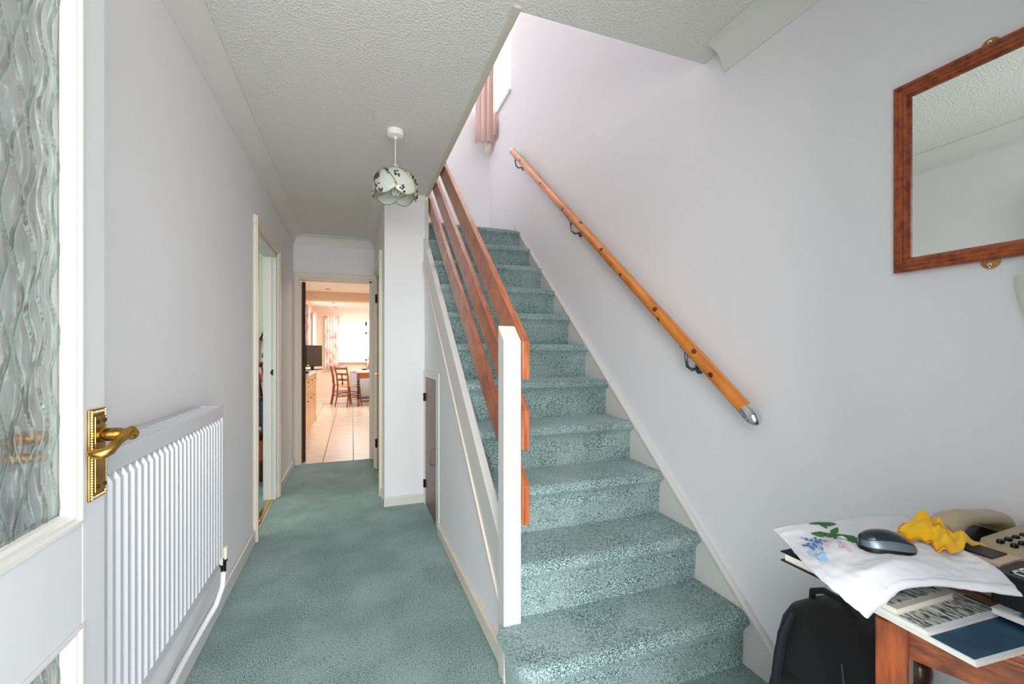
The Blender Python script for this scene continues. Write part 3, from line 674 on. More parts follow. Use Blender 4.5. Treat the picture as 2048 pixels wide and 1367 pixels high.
strokes(nb, 'letter', (1.095, .414, .7843), (0, -.012, 0), (.020, 0, 0), [((0, -1), (0, 1)), ((0, 1), (4, 1)), ((0, 0), (4, 0)), ((0, -1), (4, -1))], .0045, .0006, white_cov)
dr_ = thing('telephone_directory', 'closed directory supporting the beige telephone on the table', 'book', (1.2, .48, .70))
obj('pages', B(1.142, 1.29, .375, .57, .703, .738), paper_m, dr_); obj('cover', MB().box(1.14, 1.292, .373, .572, .701, .703).box(1.14, 1.292, .373, .572, .738, .740), mat('directory_cover', '#b9ad94', .5), dr_)
# telephone
ph = thing('telephone', 'beige corded desk telephone with handset and black keys on the table', 'telephone', (1.21, .47, .742))
pb = MB(); rings = []
for x_, z1_, ya_, yb2 in ((1.080, .768, .442, .578), (1.086, .776, .438, .584), (1.150, .779, .438, .585), (1.160, .797, .355, .585), (1.27, .801, .355, .585), (1.325, .803, .360, .58), (1.345, .790, .368, .572)):
    rings.append([(x_, ya_, .742), (x_, ya_, z1_ - .006), (x_, ya_ + .006, z1_), (x_, .497, z1_), (x_, .503, z1_ - .018), (x_, .565, z1_ - .018), (x_, .570, z1_), (x_, yb2 - .006, z1_), (x_, yb2, z1_ - .006), (x_, yb2, .742)])
obj('base', pb.loft(rings), beige_m, ph, smooth=True)
hs = MB(); rings = []
for t in range(21):
    s = t / 20; x_ = 1.105 + .225 * s; e_ = abs(2 * s - 1)
    zc = .821 - .030 * max(0, s - .4) - .020 * max(0, (e_ - .6) / .4) ** 2; hh = .013 + .020 * max(0, (e_ - .55) / .45) ** 1.3; ww = .021 + .006 * e_
    if t in (0, 20): hh *= .75; ww *= .8
    rings.append([(x_, .535 + ww * math.copysign(abs(math.cos(2 * PI * k / 16)) ** .7, math.cos(2 * PI * k / 16)), zc - (hh - .013) * .5 + hh * math.copysign(abs(math.sin(2 * PI * k / 16)) ** .7, math.sin(2 * PI * k / 16))) for k in range(16)])
obj('handset', hs.loft(rings), beige_m, ph, smooth=True)
obj('cradle_gap_shade', B(1.155, 1.275, .500, .566, .779, .7845), black_m, ph)  # black slab paints the shade in the gap under the handset
obj('card_tray', B(1.078, 1.152, .437, .530, .777, .785), mat('peach_plastic', '#dcc3ad', .45), ph, bevel=.002)
obj('index_card', B(1.088, 1.140, .452, .525, .7852, .788), mat('dark_index_card', '#2c2729', .4, bump=(90, .3, .002)), ph, bevel=.001)
for i in range(-1, 4):
    for j in range(3):
        if i == -1 and j == 0: pass
        x_ = 1.175 + .0275 * (i + .5); y_ = .470 - .019 * j
        if i == 3: continue
        kb = MB().lathe([(.0075, -.001), (.0075, .003), (.0060, .0050), (.002, .0056)], (x_, y_, .7985), 'Z', 14)
        bmesh.ops.scale(kb.b, verts=kb.b.verts, vec=(1.15, .72, 1), space=Matrix.Translation((-x_, -y_, -.7985)))
        obj('key', kb, black_m, ph, smooth=True)
for c_ in [ph] : c_.location.x += .018
# cloth: boundary curves blended into one draped sheet
def cr(pts, t):
    n = len(pts) - 1; f = min(t * n, n - 1e-6); i = int(f); u = f - i
    p = [Vector(pts[max(0, min(n, i + k))]) for k in (-1, 0, 1, 2)]
    return .5 * ((2 * p[1]) + (p[2] - p[0]) * u + (2 * p[0] - 5 * p[1] + 4 * p[2] - p[3]) * u * u + (3 * p[1] - p[0] - 3 * p[2] + p[3]) * u ** 3)
def UV(u, v, z_):   # photograph measurement -> metres, at a known height
    F = Vector((math.sin(.3507), math.cos(.3507), 0)); R_ = Vector((math.cos(.3507), -math.sin(.3507), 0))
    d_ = F + R_ * ((u - 1024) / 874.4) + Vector((0, 0, (704 - v) / 874.4)); return d_ * ((z_ - 1.166) / d_.z) + Vector((0, 0, 1.166))
back = [UV(1545, 1056, .783), UV(1600, 1047, .785), UV(1660, 1042, .785), UV(1710, 1034, .786), UV(1760, 1031, .786), UV(1812, 1031, .786)]
front = [UV(1733, 1236, .722), UV(1772, 1205, .742), UV(1808, 1178, .758), UV(1880, 1172, .762), UV(1955, 1182, .765), UV(2045, 1192, .788)]
left = [back[0], UV(1577, 1090, .775), UV(1612, 1130, .776), UV(1665, 1178, .768), front[0]]
right = [back[-1], UV(1858, 1060, .798), UV(1922, 1097, .803), UV(1995, 1136, .800), front[-1]]
def cloth(s, t, off=0.0):
    a = cr(back, s) * (1 - t) + cr(front, s) * t + cr(left, t) * (1 - s) + cr(right, t) * s
    a -= back[0] * (1 - s) * (1 - t) + back[-1] * s * (1 - t) + front[0] * (1 - s) * t + front[-1] * s * t
    e = min(s, 1 - s, t, 1 - t) * 4; e = min(1, e)
    wv = .0038 * math.sin(s * 9 + t * 14) * e + .004 * mnoise.noise((s * 6, t * 7, 2)) * e + .0026 * mnoise.noise((s * 18, t * 22, 7))
    a.z += wv + off; return a
lc = thing('embroidered_cloth', 'white embroidered table cloth draped over the albums and magazines', 'cloth', tuple(cloth(.5, .5)))
n, m_ = 60, 44
obj('sheet', MB().grid([[cloth(i / n, j / m_) for i in range(n + 1)] for j in range(m_ + 1)]), linen_m, lc, smooth=True, solid=.0016)
hem = [cloth(i / 40, 1) for i in range(41)]
obj('hem', MB().grid([[cloth(i / 50, .90 + .1 * j / 3, .0018) for i in range(51)] for j in range(4)]), mat('linen_hem', '#e0e2e8', .85), lc, smooth=True, solid=.0012)
def leafpatch(name, s0, t0, ang, ln, wd, m2, parent, off=.0022, asp=.62):
    pts = []
    for i in range(12):
        a = 2 * PI * i / 12; x_, y_ = math.cos(a) * ln, math.sin(a) * wd * (1 - .5 * abs(math.cos(a)))
        pts.append(cloth(max(0, min(1, s0 + (x_ * math.cos(ang) - y_ * math.sin(ang)) * asp)), max(0, min(1, t0 + x_ * math.sin(ang) + y_ * math.cos(ang))), off))
    return pts
gm = mat('green_embroidery', '#1f6b2c', .7, bump=(300, .5, .001)); bm2 = mat('blue_embroidery', '#3f6fb0', .7); pm = mat('lilac_embroidery', '#dcc0d4', .8); lb = mat('pale_blue_embroidery', '#9fc4e2', .8)
mb = MB()
for s0, t0, an, ln in ((.27, .20, .3, .10), (.30, .26, 1.2, .09), (.36, .20, -.6, .09), (.36, .32, .9, .11), (.42, .36, .7, .10), (.30, .05, .1, .08), (.37, .07, .4, .08), (.33, .09, 1.3, .05)):
    mb.b.faces.new([mb.b.verts.new(p) for p in leafpatch('', s0, t0, an, ln, .035, gm, lc)])
obj('leaf_embroidery', mb, gm, lc, solid=.0006)
mb, mb2, mb3 = MB(), MB(), MB()
for i in range(34):
    a, r_ = random.uniform(0, 2 * PI), random.uniform(.02, .11)
    pts = leafpatch('', .17 + r_ * math.cos(a) * .7, .30 + r_ * math.sin(a), a, .022, .014, bm2, lc)
    (mb if i % 3 else mb3).b.faces.new([(mb if i % 3 else mb3).b.verts.new(p) for p in pts])
for i in range(16):
    pts = leafpatch('', random.uniform(.22, .36), random.uniform(.30, .50), random.uniform(0, 3), .030, .018, pm, lc); mb2.b.faces.new([mb2.b.verts.new(p) for p in pts])
    pts = leafpatch('', random.uniform(.10, .16), random.uniform(.40, .52), random.uniform(0, 3), .026, .016, pm, lc); mb3.b.faces.new([mb3.b.verts.new(p) for p in pts])
obj('flower_embroidery', mb, bm2, lc, solid=.0006); obj('flower_embroidery', mb2, pm, lc, solid=.0005); obj('flower_embroidery', mb3, lb, lc, solid=.0005)
# computer mouse
def mouse():
    A, Bv = UV(1718, 1092, .795), UV(1828, 1096, .795); A.z = Bv.z = 0; c = (A + Bv) / 2; ln = (Bv - A).length * .98; ang = math.atan2(Bv.y - A.y, Bv.x - A.x)
    t = thing('computer_mouse', 'black and silver computer mouse lying on the white cloth', 'computer mouse', (c.x, c.y, .786))
    def sect(z0f, k0, k1, wf, h):
        rings = []
        for i in range(21):
            s = i / 20; x_ = -ln / 2 + ln * s; pw = (1 - abs(2 * s - 1) ** 2.6) ** .5
            wd = (.030 - .005 * math.sin(s * PI * 2) * .6) * max(.08, pw) * wf; zh = h * max(.1, (1 - abs((s - .40) / .62) ** 2.4)) if abs(s - .4) < .62 else h * .1
            r = []
            for k in range(16):
                a = PI * (k0 + (k1 - k0) * k / 15); r.append(Vector((x_, wd * math.cos(a), z0f + zh * math.sin(a))))
            rings.append([Vector((c.x + q.x * math.cos(ang) - q.y * math.sin(ang), c.y + q.x * math.sin(ang) + q.y * math.cos(ang), .7915 + q.z)) for q in r])
        return rings
    obj('body', MB().loft(sect(0, 0, 1, 1.0, .030)), black_m, t, smooth=True)
    obj('silver_side', MB().loft(sect(.005, .05, .27, 1.03, .029), closed=False), mat('silver_plastic', '#76848e', .3, .6), t, smooth=True, solid=.001)
    obj('silver_side', MB().loft(sect(.005, .73, .95, 1.03, .029), closed=False), MATS['silver_plastic'], t, smooth=True, solid=.001)
    obj('top_shell', MB().loft(sect(.0065, .20, .80, .99, .030), closed=False), mat('dark_blue_shell', '#16222c', .2, coat=.5), t, smooth=True, solid=.001)
mouse()
# duster
du = thing('duster', 'crumpled yellow duster with orange stitched edges on the white cloth', 'duster', tuple(UV(1880, 1090, .79)))
dc = UV(1880, 1082, .80); du_ax = (UV(1945, 1098, .80) - UV(1815, 1055, .80)); du_l = du_ax.length * .80; du_ax.normalize(); du_p = Vector((-du_ax.y, du_ax.x, 0))
def dust(s, t):
    e = min(1, 5 * min(s, 1 - s)); e2 = min(1, 4 * min(t, 1 - t))
    x_ = (s - .5) * du_l * (1.0 + .10 * math.sin(t * 7)); y_ = (t - .5) * .090 * (1 + .16 * math.sin(s * 8 + 1))
    h = .012 + .027 * (math.sin(PI * t) ** .7) * (.60 + .40 * math.sin(s * 4.2 + 1.4)) + .016 * mnoise.noise((s * 6, t * 6, 3)) + .007 * math.sin(s * 15 + t * 12)
    h = max(.008, h + .006); q = dc + du_ax * x_ + du_p * y_; return Vector((q.x, q.y, .797 + .95 * h * (.55 + .45 * e) * (.35 + .65 * e2) + .004 * math.sin(s * 22) * (1 - e2)))
obj('folded_cloth', MB().grid([[dust(i / 48, j / 30) for i in range(49)] for j in range(31)]), duster_m, du, smooth=True, solid=.003)
for k_, path in enumerate(([(i / 60, 0.0) for i in range(61)], [(0, i / 40) for i in range(41)], [(i / 60, .42 + .12 * math.sin(i / 12)) for i in range(8, 50)])):
    mb = MB(); pp = []
    for i, (s, t) in enumerate(path): q = dust(s, t) + Vector((0, 0, .0025)); q += du_p * (.0022 if i % 2 else -.0022); pp.append(q)
    obj('stitching', mb.tube(pp, .0011, 5), orange_m, du)
# ------------------------------------------------------------ rucksack under the table
bk = thing('rucksack', 'black rucksack leaning on the right wall beneath the side table', 'bag', (1.24, .80, 0))
def sblock(c, sx, sy, sz, e=.45, n=22, m2=12, top=.8, lean=0):
    rings = []
    for j in range(m2 + 1):
        v = -math.cos(PI * j / m2); f = (1 - abs(v) ** 6) ** (1 / 3.0) if abs(v) < .999 else 0.3; f = max(.3, f); tp = 1 - (1 - top) * max(0, (v + 1) / 2) ** 1.5
        ring = []
        for k in range(n):
            a = 2 * PI * k / n; ca, sa = math.cos(a), math.sin(a)
            x_ = math.copysign(abs(ca) ** e, ca) * sx / 2 * f * tp; y_ = math.copysign(abs(sa) ** e, sa) * sy / 2 * f * tp
            nn = 1 + .05 * mnoise.noise((x_ * 8 + c[0], y_ * 8, v * 2))
            ring.append((c[0] + x_ * nn + lean * (v + 1) / 2, c[1] + y_ * nn, c[2] + v * sz / 2))
        rings.append(ring)
    return MB().loft(rings)
obj('main_body', sblock((1.225, .775, .235), .24, .30, .475, .38, top=.92, lean=.035), sock_m, bk, smooth=True)
obj('front_pocket', sblock((1.125, .80, .15), .10, .24, .28, .55, top=.85, lean=.03), sock_m, bk, smooth=True)
obj('carry_handle', MB().tube([(1.24, .86, .455), (1.235, .855, .485), (1.23, .82, .505), (1.23, .77, .500), (1.235, .745, .47), (1.24, .74, .45)], .009, 8), sock_m, bk, smooth=True)
obj('shoulder_strap', MB().tube([(1.155, .855, .44), (1.130, .865, .38), (1.112, .868, .28), (1.107, .868, .16), (1.117, .863, .04)], [.010, .013, .013, .012, .008], 8), strap_m, bk, smooth=True)
obj('zip', MB().tube([(1.118, .70, .41), (1.105, .68, .30), (1.10, .68, .15)], .003, 6), mat('zip_metal', '#55585c', .35, .8), bk)
bk.location.y += .022
# ------------------------------------------------------------ side room seen through the left doorway
S('wall_side_room', MB().box(-2.9, XL - .085, 4.50, 4.60, 0, 2.45).box(-2.95, -2.9, .6, 4.6, 0, 2.45).box(-2.9, XL - .085, .55, .65, 0, 2.45), swall_m)
S('ceiling', B(-2.95, XL - .085, .55, 4.6, 2.40, 2.5), kceil_m)
bs = thing('bookcase', 'dark red-brown open bookcase seen through the left doorway', 'bookcase', (-.86, 4.37, 0))
bx0, bx1 = -1.20, -.668
obj('side_panel', B(bx0 - .018, bx0, 4.25, 4.49, 0, 1.283), shelf_m, bs); obj('side_panel', B(bx1, bx1 + .012, 4.25, 4.49, 0, 1.06), shelf_m, bs)
obj('back_panel', B(bx0, bx1, 4.482, 4.49, 0, 1.06), shelf_m, bs)
for zz in (1.268, 1.062, .775, .478, .22): obj('shelf', B(bx0, bx1, 4.25, 4.482, zz, zz + .018), shelf_m, bs)
obj('drawer', B(bx0 + .002, bx1 - .002, 4.24, 4.47, .24, .405), mat('red_brown_drawer', '#8f3f24', .35), bs, bevel=.003)
for i, (cx, wd, h, cl, rt, lb_) in enumerate(((-.752, .022, .235, '#1c1a22', -.10, 'black hardback leaning on the middle shelf of the bookcase'), (-.725, .020, .245, '#cf9fb0', -.13, 'pink and white book leaning beside the black hardback'), (-.696, .024, .262, '#dfe3e2', -.10, 'tall white book leaning at the right of the middle shelf'))):
    t = obj('book', MB().obox((cx, 4.33, .793 + h / 2 + .001), wd, .15, h, 0, 0, rt), mat('book_cover_%d' % i, cl, .5), None, bevel=.002, label=lb_, cat='book', group='books in the side room bookcase')
    obj('spine_band', MB().obox((cx + .06 * rt, 4.2545, .793 + h * .62), wd * .7, .002, h * .3, 0, 0, rt), mat('spine_band_%d' % i, ('#b9b9c4', '#b02c4a', '#4a4f58')[i], .5), t)
t = obj('book', B(-.733, -.690, 4.26, 4.42, .497, .497 + .245), mat('blue_book', '#1c3f86', .45), None, bevel=.002, label='upright blue hardback on the lower shelf of the bookcase', cat='book', group='books in the side room bookcase')
mb = MB()
for i in range(8): mb.box(-.716, -.706, 4.2575, 4.26, .56 + i * .018, .571 + i * .018)
obj('spine_lettering', mb, mat('pale_lettering', '#8fb0d8', .5), t)
t = thing('paper_stack', 'small stack of white papers lying in front of the blue hardback', 'papers', (-.76, 4.30, .497)); obj('sheets', MB().obox((-.785, 4.31, .503), .10, .10, .010, .2).obox((-.78, 4.31, .511), .09, .09, .006, -.1), paper_m, t)
for i, cx in enumerate((-.735, -.700)):
    t = thing('greeting_card', ('left' if i == 0 else 'right') + ' of two white cards with small dark pictures, upper bookcase shelf', 'card', (cx, 4.36, 1.08), 'cards on the bookcase')
    obj('card', B(cx - .016, cx + .016, 4.36, 4.363, 1.081, 1.262), white_cov, t); obj('picture', B(cx - .010, cx + .010, 4.3585, 4.36, 1.115, 1.16), mat('grey_picture_%d' % i, '#78827c', .5, var=('#2c3430', 120, .4, .6)), t)
ef = thing('tower_ornament', 'small bronze lattice tower ornament on top of the bookcase', 'ornament', (-.724, 4.33, 1.286)); em = mat('dark_bronze', '#4a3418', .35, .8)
def pyr(a, b, z0, z1): return MB().loft([[(-.724 + sx * r, 4.33 + sy * r, zz) for sx, sy in ((-1, -1), (1, -1), (1, 1), (-1, 1))] for r, zz in ((a, z0), (b, z1))])
for sx, sy in ((-1, -1), (1, -1), (1, 1), (-1, 1)): obj('leg', MB().tube([(-.724 + sx * .024, 4.33 + sy * .024, 1.286), (-.724 + sx * .014, 4.33 + sy * .014, 1.31), (-.724 + sx * .007, 4.33 + sy * .007, 1.34)], [.006, .005, .004], 6), em, ef)
obj('platform', B(-.742, -.706, 4.312, 4.348, 1.308, 1.313), em, ef); obj('spire', pyr(.008, .0018, 1.335, 1.40), em, ef)
# ------------------------------------------------------------ kitchen and dining room
KX0, KX1, KY1 = -1.15, 2.3, 11.2
S('wall_kitchen_left', MB().box(KX0 - .1, KX0, YE + .09, 7.62, 0, 2.4).box(KX0, -.85, 7.62, 7.70, 0, 2.4).box(-.95, -.85, 7.70, 9.2, 0, 2.4).box(-.95, -.85, 9.2, 10.7, 0, 1.05).box(-.95, -.85, 9.2, 10.7, 2.02, 2.4).box(-.95, -.85, 10.7, KY1, 0, 2.4), kwall_m)
S('wall_kitchen_right', B(KX1, KX1 + .1, YE, KY1, 0, 2.4), kwall_m)
S('wall_kitchen_front', MB().box(KX0, XL - .085, YE, YE + .09, 0, 2.4).box(.56, KX1, YE, YE + .09, 0, 2.4), kwall_m)
wx0, wx1, wzz0, wzz1 = -.34, .98, .955, 1.90
S('wall_kitchen_end', MB().box(-.95, wx0, KY1, KY1 + .1, 0, 2.4).box(wx1, KX1, KY1, KY1 + .1, 0, 2.4).box(wx0, wx1, KY1, KY1 + .1, 0, wzz0).box(wx0, wx1, KY1, KY1 + .1, wzz1, 2.4), kwall_m)
S('ceiling', MB().box(KX0, KX1, YE + .09, 8.8, 2.28, 2.4).box(KX0, KX1, 8.8, KY1, 2.21, 2.4), kceil_m)
S('trim_17', B(KX0, KX1, 8.75, 9.05, 2.13, 2.30), beam_m, bevel=.006)
S('trim_18', MB().prism([(-.85, KY1, 2.21), (-.85, KY1 - .09, 2.21), (-.85, KY1, 2.12)], (KX1 + .85, 0, 0)), kceil_m)
S('baseboard_kitchen', B(-.85, KX1, KY1 - .014, KY1, 0, .08), kceil_m)
kf = S('floor', B(KX0, KX1, YE, KY1, -.1, -.004), grout_m)
TW = .307; tx0 = -.293 - TW * 3
tme = None
for j in range(8):
    for i in range(8):
        x0 = tx0 + i * TW; y0 = YE + .012 + j * TW
        if x0 < KX0 or x0 + TW > KX1: continue
        if tme is None:
            o = obj('tile', B(.0035, TW - .0035, .003, TW - .003, -.004, 0), tile_m, kf, bevel=.0015, segs=1, at=(0, 0, 0)); tme = o; o.location = (x0, y0, 0)
        else:
            c = tme.copy(); c.location = (x0, y0, 0); C.objects.link(c); c.parent = kf
mb = MB()
for j in range(8, 21):
    for i in range(8):
        x0 = tx0 + i * TW; y0 = YE + .012 + j * TW
        if y0 + TW < KY1 + .2: mb.box(x0 + .0035, x0 + TW - .0035, y0 + .003, min(KY1, y0 + TW - .003), -.004, 0)
obj('distant_tiles', mb, tile_m, kf, kind='stuff')
# kitchen window
wk = S('window_1', MB().box(wx0, wx0 + .05, KY1 + .02, KY1 + .08, wzz0, wzz1).box(wx1 - .05, wx1, KY1 + .02, KY1 + .08, wzz0, wzz1).box(wx0, wx1, KY1 + .02, KY1 + .08, wzz0, wzz0 + .05).box(wx0, wx1, KY1 + .02, KY1 + .08, wzz1 - .09, wzz1).box(wx0, wx1, KY1 + .02, KY1 + .08, 1.60, 1.66).box(.30, .34, KY1 + .02, KY1 + .08, wzz0, wzz1), upvc_m, bevel=.004)
for a, b in ((wx0 + .05, .30), (.34, wx1 - .05)):
    for c_, e_ in ((wzz0 + .05, 1.60), (1.66, wzz1 - .09)): obj('pane', B(a, b, KY1 + .045, KY1 + .051, c_, e_), MATS['clear_glass'], wk)
S('trim_19', B(wx0 - .06, wx1 + .06, KY1 - .08, KY1 + .02, wzz0 - .035, wzz0), kceil_m, bevel=.004)
wk2 = S('window_3', MB().box(-.93, -.87, 9.2, 9.25, 1.05, 2.02).box(-.93, -.87, 10.65, 10.7, 1.05, 2.02).box(-.93, -.87, 9.2, 10.7, 1.05, 1.1).box(-.93, -.87, 9.2, 10.7, 1.97, 2.02), upvc_m)
obj('pane', B(-.903, -.897, 9.25, 10.65, 1.1, 1.97), MATS['clear_glass'], wk2)
fc_m = mat('pink_floral_curtain', '#f2e4de', .85, var=('#df9aa4', 13, .50, .66, (1, 1, .7)))
def kcurt(lb_, p0, p1, z0, z1, nf, nrm, rod):
    t = thing('curtain', lb_, 'curtain', (p0[0], p0[1], z0), 'floral curtains in the dining room')
    obj('drape', curtain_mb(p0, p1, z0, z1, nf, .022, nrm, 40), fc_m, t, smooth=True, solid=.003)
    obj('heading_tape', curtain_mb((p0[0], p0[1], 0), (p1[0], p1[1], 0), z1, z1 + .03, nf, .022, nrm, 40), fc_m, t, solid=.004)
kcurt('white curtain with pink flowers at the left of the dining room window', (-.60, 11.12, 0), (-.30, 11.12, 0), .77, 2.01, 5, (0, -1, 0), 0)
kcurt('white curtain with pink flowers at the right of the dining room window', (.34, 11.10, 0), (.60, 11.10, 0), .77, 2.02, 4, (0, -1, 0), 0)
kcurt('floral curtain on the left side window above the worktop television', (-.79, 10.45, 0), (-.79, 10.95, 0), 1.0, 2.03, 6, (1, 0, 0), 0)
kcurt('floral curtain at the near end of the left side window', (-.79, 8.95, 0), (-.79, 9.45, 0), 1.0, 2.03, 6, (1, 0, 0), 0)
# downlights
for i, (x_, y_, zz) in enumerate(((-.391, 7.45, 2.28), (-.398, 8.35, 2.28), (-.369, 10.0, 2.21), (-.362, 10.9, 2.21))):
    t = thing('downlight', ('nearest', 'second nearest', 'third', 'farthest')[i] + ' of four recessed downlights in the kitchen ceiling', 'downlight', (x_, y_, zz), 'recessed kitchen downlights')
    obj('rim', MB().lathe([(.045, 0), (.045, -.004), (.034, -.005), (.034, 0)], (x_, y_, zz - .0005), seg=20), steel_m, t, smooth=True); obj('lens', MB().lathe([(.033, 0), (.033, -.003)], (x_, y_, zz - .0005), seg=16), mat('downlight_lens_%d' % i, '#8c8780', .3), t)
# base cabinets
y = 5.92
for i, wdt in enumerate((.50, .50, .50)):
    t = thing('base_cabinet', ('nearest', 'middle', 'farthest')[i] + ' pine base cabinet of the kitchen run under the worktop', 'cabinet', (-.80, y + wdt / 2, 0), 'pine kitchen base cabinets')
    obj('body', B(-1.14, -.555, y + .001, y + wdt - .001, .10, .86), kpine_m, t)
    obj('plinth', B(-1.14, -.60, y + .001, y + wdt - .001, 0, .10), mat('white_plinth_%d' % i, '#e9dfd3', .5), t)
    dr = obj('drawer', B(-.555, -.535, y + .008, y + wdt - .008, .71, .85), kpine_m, t, bevel=.004)
    obj('knob', MB().lathe([(.006, 0), (.006, .012), (.015, .018), (.012, .026)], (-.535, y + wdt / 2, .78), 'X', 10), brass_m, dr, smooth=True)
    dd = obj('door', B(-.555, -.535, y + .008, y + wdt - .008, .11, .70), kpine_m, t, bevel=.004)
    obj('knob', MB().lathe([(.006, 0), (.006, .012), (.015, .018), (.012, .026)], (-.535, y + wdt * .2, .55), 'X', 10), brass_m, dd, smooth=True)
    y += wdt
cp = obj('corner_post', MB().lathe([(.02, .10), (.026, .13), (.018, .16), (.022, .3), (.018, .5), (.022, .7), (.026, .80), (.02, .86)], (-.545, y + .015, 0), 'Z', 12), kpine_m, t, smooth=True)
wt = thing('worktop', 'cream worktop along the left side of the kitchen', 'worktop', (-.8, 6.6, .86)); obj('slab', B(-1.14, -.50, 5.92, 7.46, .86, .90), mat('cream_laminate', '#ece2d6', .3), wt, bevel=.006)
kt = thing('chopping_board', 'black chopping board at the near end of the worktop', 'board', (-.60, 6.10, .90)); obj('board', B(-.78, -.515, 5.98, 6.20, .901, .925), black_m, kt, bevel=.005)
# television
tv = thing('television', 'black flat screen television standing on the kitchen worktop', 'television', (-.60, 7.2, .90)); A, Bv = Vector((-.635, 7.00, 0)), Vector((-.438, 7.42, 0)); dn = (Bv - A).normalized(); nn_ = Vector((dn.y, -dn.x, 0))
def tvb(a, b, z0, z1, d0, d1): p = [A + dn * a + nn_ * d0, A + dn * b + nn_ * d0, A + dn * b + nn_ * d1, A + dn * a + nn_ * d1]; return MB().prism([(q.x, q.y, z0) for q in p], (0, 0, z1 - z0))
L_ = (Bv - A).length
obj('casing', tvb(0, L_, .95, 1.27, -.035, 0), black_m, tv, bevel=.004); obj('screen', tvb(.02, L_ - .02, .975, 1.25, 0, .003), mat('dark_screen', '#120d08', .35), tv)
obj('stand', MB().prism([(q.x, q.y, .90) for q in (A + dn * .1 - nn_ * .09, A + dn * (L_ - .1) - nn_ * .09, A + dn * (L_ - .1) + nn_ * .06, A + dn * .1 + nn_ * .06)], (0, 0, .012)).prism([(q.x, q.y, .91) for q in (A + dn * .19 - nn_ * .03, A + dn * .25 - nn_ * .03, A + dn * .25 - nn_ * .01, A + dn * .19 - nn_ * .01)], (0, 0, .06)), black_m, tv)
# dining radiator
rd = thing('radiator', 'white radiator under the dining room window', 'radiator', (.5, 11.15, .1)); mb = MB().box(-.02, 1.0, 11.12, 11.16, .12, .70)
for i in range(25): mb.box(-.01 + i * .04, .012 + i * .04, 11.105, 11.12, .15, .67)
obj('front_panel', mb, rad_m, rd, bevel=.003); obj('top_grille', B(-.03, 1.01, 11.09, 11.17, .70, .745), rad_m, rd, bevel=.004); obj('wall_bracket', B(.2, .24, 11.16, 11.199, .3, .6), rad_m, rd)
# dining table with barley twist legs
dt = thing('dining_table', 'oak dining table with barley twist legs in the far dining room', 'table', (.60, 10.35, 0)); tx = (.13, 1.15); ty = (9.98, 10.72)
obj('tabletop', B(tx[0] - .05, tx[1] + .05, ty[0] - .05, ty[1] + .05, .715, .74), mat('oak_top', '#d8a878', .35), dt, bevel=.006)
for a in ((tx[0] + .02, tx[1] - .02, ty[0] - .01, ty[0] + .01), (tx[0] + .02, tx[1] - .02, ty[1] - .01, ty[1] + .01), (tx[0] - .01, tx[0] + .01, ty[0], ty[1]), (tx[1] - .01, tx[1] + .01, ty[0], ty[1])):
    obj('apron', B(*a, .60, .715), mat('oak_apron', '#a8693a', .4) if 'oak_apron' not in MATS else MATS['oak_apron'], dt)
for x_ in tx:
    for y_ in ty:
        lg = obj('leg', MB().box(x_ - .028, x_ + .028, y_ - .028, y_ + .028, .56, .715).box(x_ - .028, x_ + .028, y_ - .028, y_ + .028, .06, .16).ball((x_, y_, .03), .03), chair_m, dt, bevel=.003)
        mb = MB()
        for ph_ in (0, PI): mb.tube([(x_ + .013 * math.cos(ph_ + i * .62), y_ + .013 * math.sin(ph_ + i * .62), .16 + i * .0125) for i in range(33)], .013, 6)
        obj('twist', mb, darkw_m, lg, smooth=True)
for a in ((tx[0], tx[1], ty[0] - .012, ty[0] + .012), (tx[0], tx[1], ty[1] - .012, ty[1] + .012), (tx[0] - .012, tx[0] + .012, ty[0], ty[1])): obj('stretcher', B(*a, .09, .125), darkw_m, dt, bevel=.003)
t = thing('table_mat_pile', 'pile of white papers and mats on the far end of the dining table', 'papers', (.30, 10.4, .74)); obj('pile', MB().obox((.25, 10.3, .748), .3, .22, .016, .2).obox((.28, 10.3, .762), .24, .18, .012, -.1), white_cov, t); obj('dark_dish', MB().lathe([(.03, 0), (.07, .02), (.07, .026), (.028, .006)], (.26, 10.3, .768), 'Z', 16), dkhinge_m, t, smooth=True)
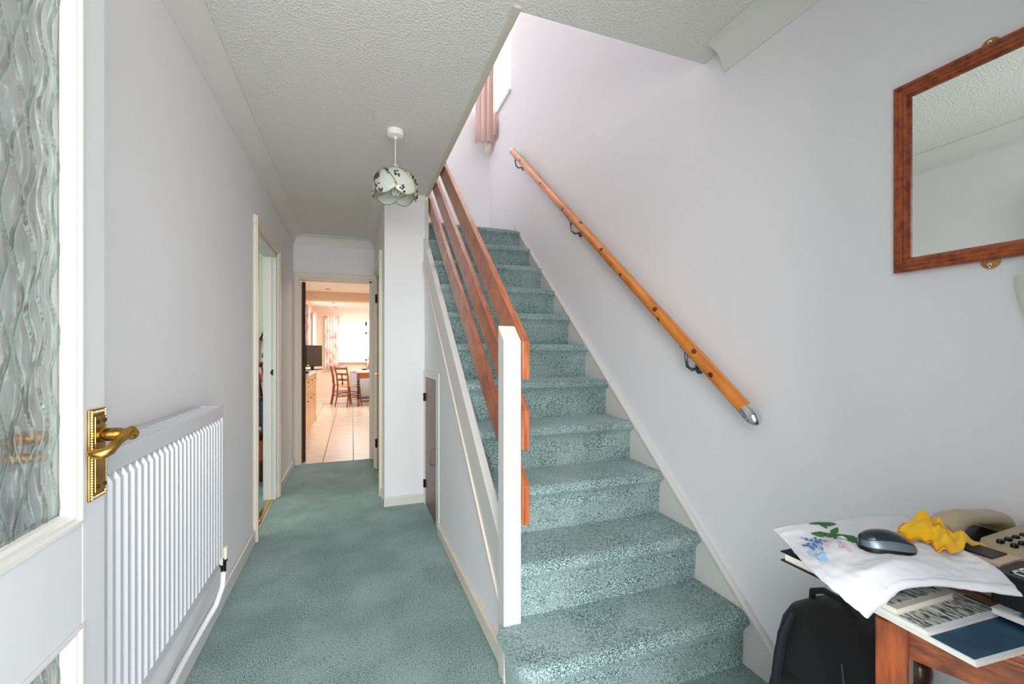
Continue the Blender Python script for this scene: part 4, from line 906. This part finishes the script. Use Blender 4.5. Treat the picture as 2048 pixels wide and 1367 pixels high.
# dining chairs
def chair(label):
    t = thing('dining_chair', label, 'chair', (0, 0, 0), 'dining chairs at the oak table')
    st_ = obj('seat', MB().lathe([(.02, .425), (.19, .425), (.20, .435), (.19, .448), (.02, .45)], (0, 0, 0), 'Z', 20), mat('rush_seat', '#b98b5e', .8) if 'rush_seat' not in MATS else MATS['rush_seat'], t, smooth=True, at=(0, 0, 0))
    for sx in (-1, 1):
        obj('leg', MB().tube([(.15, sx * .15, .43), (.165, sx * .165, .2), (.19, sx * .18, 0)], [.016, .015, .012], 8), chair_m, t, smooth=True, at=(0, 0, 0))
        obj('back_post', MB().tube([(-.22, sx * .18, 0), (-.18, sx * .165, .22), (-.165, sx * .16, .43), (-.185, sx * .165, .65), (-.235, sx * .175, .86)], [.012, .016, .017, .016, .012], 8), chair_m, t, smooth=True, at=(0, 0, 0))
        obj('side_stretcher', MB().tube([(-.185, sx * .167, .2), (.165, sx * .165, .2)], .009, 6), chair_m, t, at=(0, 0, 0))
        obj('side_stretcher', MB().tube([(-.18, sx * .167, .28), (.16, sx * .16, .28)], .009, 6), chair_m, t, at=(0, 0, 0))
    for zz, xx in ((.82, -.225), (.70, -.197), (.58, -.178)): obj('back_rail', MB().obox((xx, 0, zz), .014, .33, .045), chair_m, t, bevel=.003, at=(0, 0, 0))
    sp_ = MB().tube([(-.175, 0, .46), (-.18, 0, .50), (-.18, 0, .54), (-.18, 0, .58), (-.20, 0, .66), (-.20, 0, .70)], [.008, .018, .009, .018, .009, .016], 8); obj('splat', sp_, darkw_m, t, smooth=True, at=(0, 0, 0))
    for zz in (.22, .30): obj('front_stretcher', MB().tube([(.165, -.165, zz), (.165, .165, zz)], .010, 6), chair_m, t, at=(0, 0, 0))
    obj('rear_stretcher', MB().tube([(-.185, -.167, .24), (-.185, .167, .24)], .009, 6), chair_m, t, at=(0, 0, 0)); return t
c1 = chair('wooden rail-back dining chair nearest the kitchen at the table end'); c1.location = (-.06, 10.10, 0); c1.rotation_euler = (0, 0, .75)
c2 = copy_tree(c1); c2.location = (-.22, 10.62, 0); c2.rotation_euler = (0, 0, .1); c2['label'] = 'wooden rail-back dining chair behind the first one by the far radiator'
# garden beyond the windows
S('ground', B(-30, 30, KY1 + .1, 60, -.35, -.3), mat('lawn', '#b4bda4', .95, var=('#a0ab8f', 3, .4, .6)))
S('ground', B(-30, 30, -12, -.06, -.15, -.02), mat('drive_paving', '#a9a49c', .9))
hs_ = thing('neighbour_house', 'pale neighbouring house with a grey pitched roof beyond the garden', 'house', (-1, 30, 0))
obj('wall', B(-3.0, 3.5, 28, 34, -.3, 3.0), mat('pale_render', '#e3dfd6', .9), hs_); obj('roof', MB().prism([(-3.3, 27.7, 3.0), (3.8, 27.7, 3.0), (3.8, 31, 6.0), (-3.3, 31, 6.0)], (0, .3, -.15)), mat('slate_roof', '#77797c', .8), hs_)
hg = thing('hedge', 'clipped green garden hedge beyond the dining room window', 'hedge', (0, 18, -.3)); mb = MB()
for i in range(60): mb.ball((-4 + i * .15 + random.uniform(-.1, .1), 18 + random.uniform(-.3, .3), .25 + random.uniform(0, .55)), .35, 1, 1, 1, 7, 5)
obj('foliage', mb, mat('hedge_leaves', '#a4ae98', .9, bump=(20, 1, .05)), hg, kind='stuff')
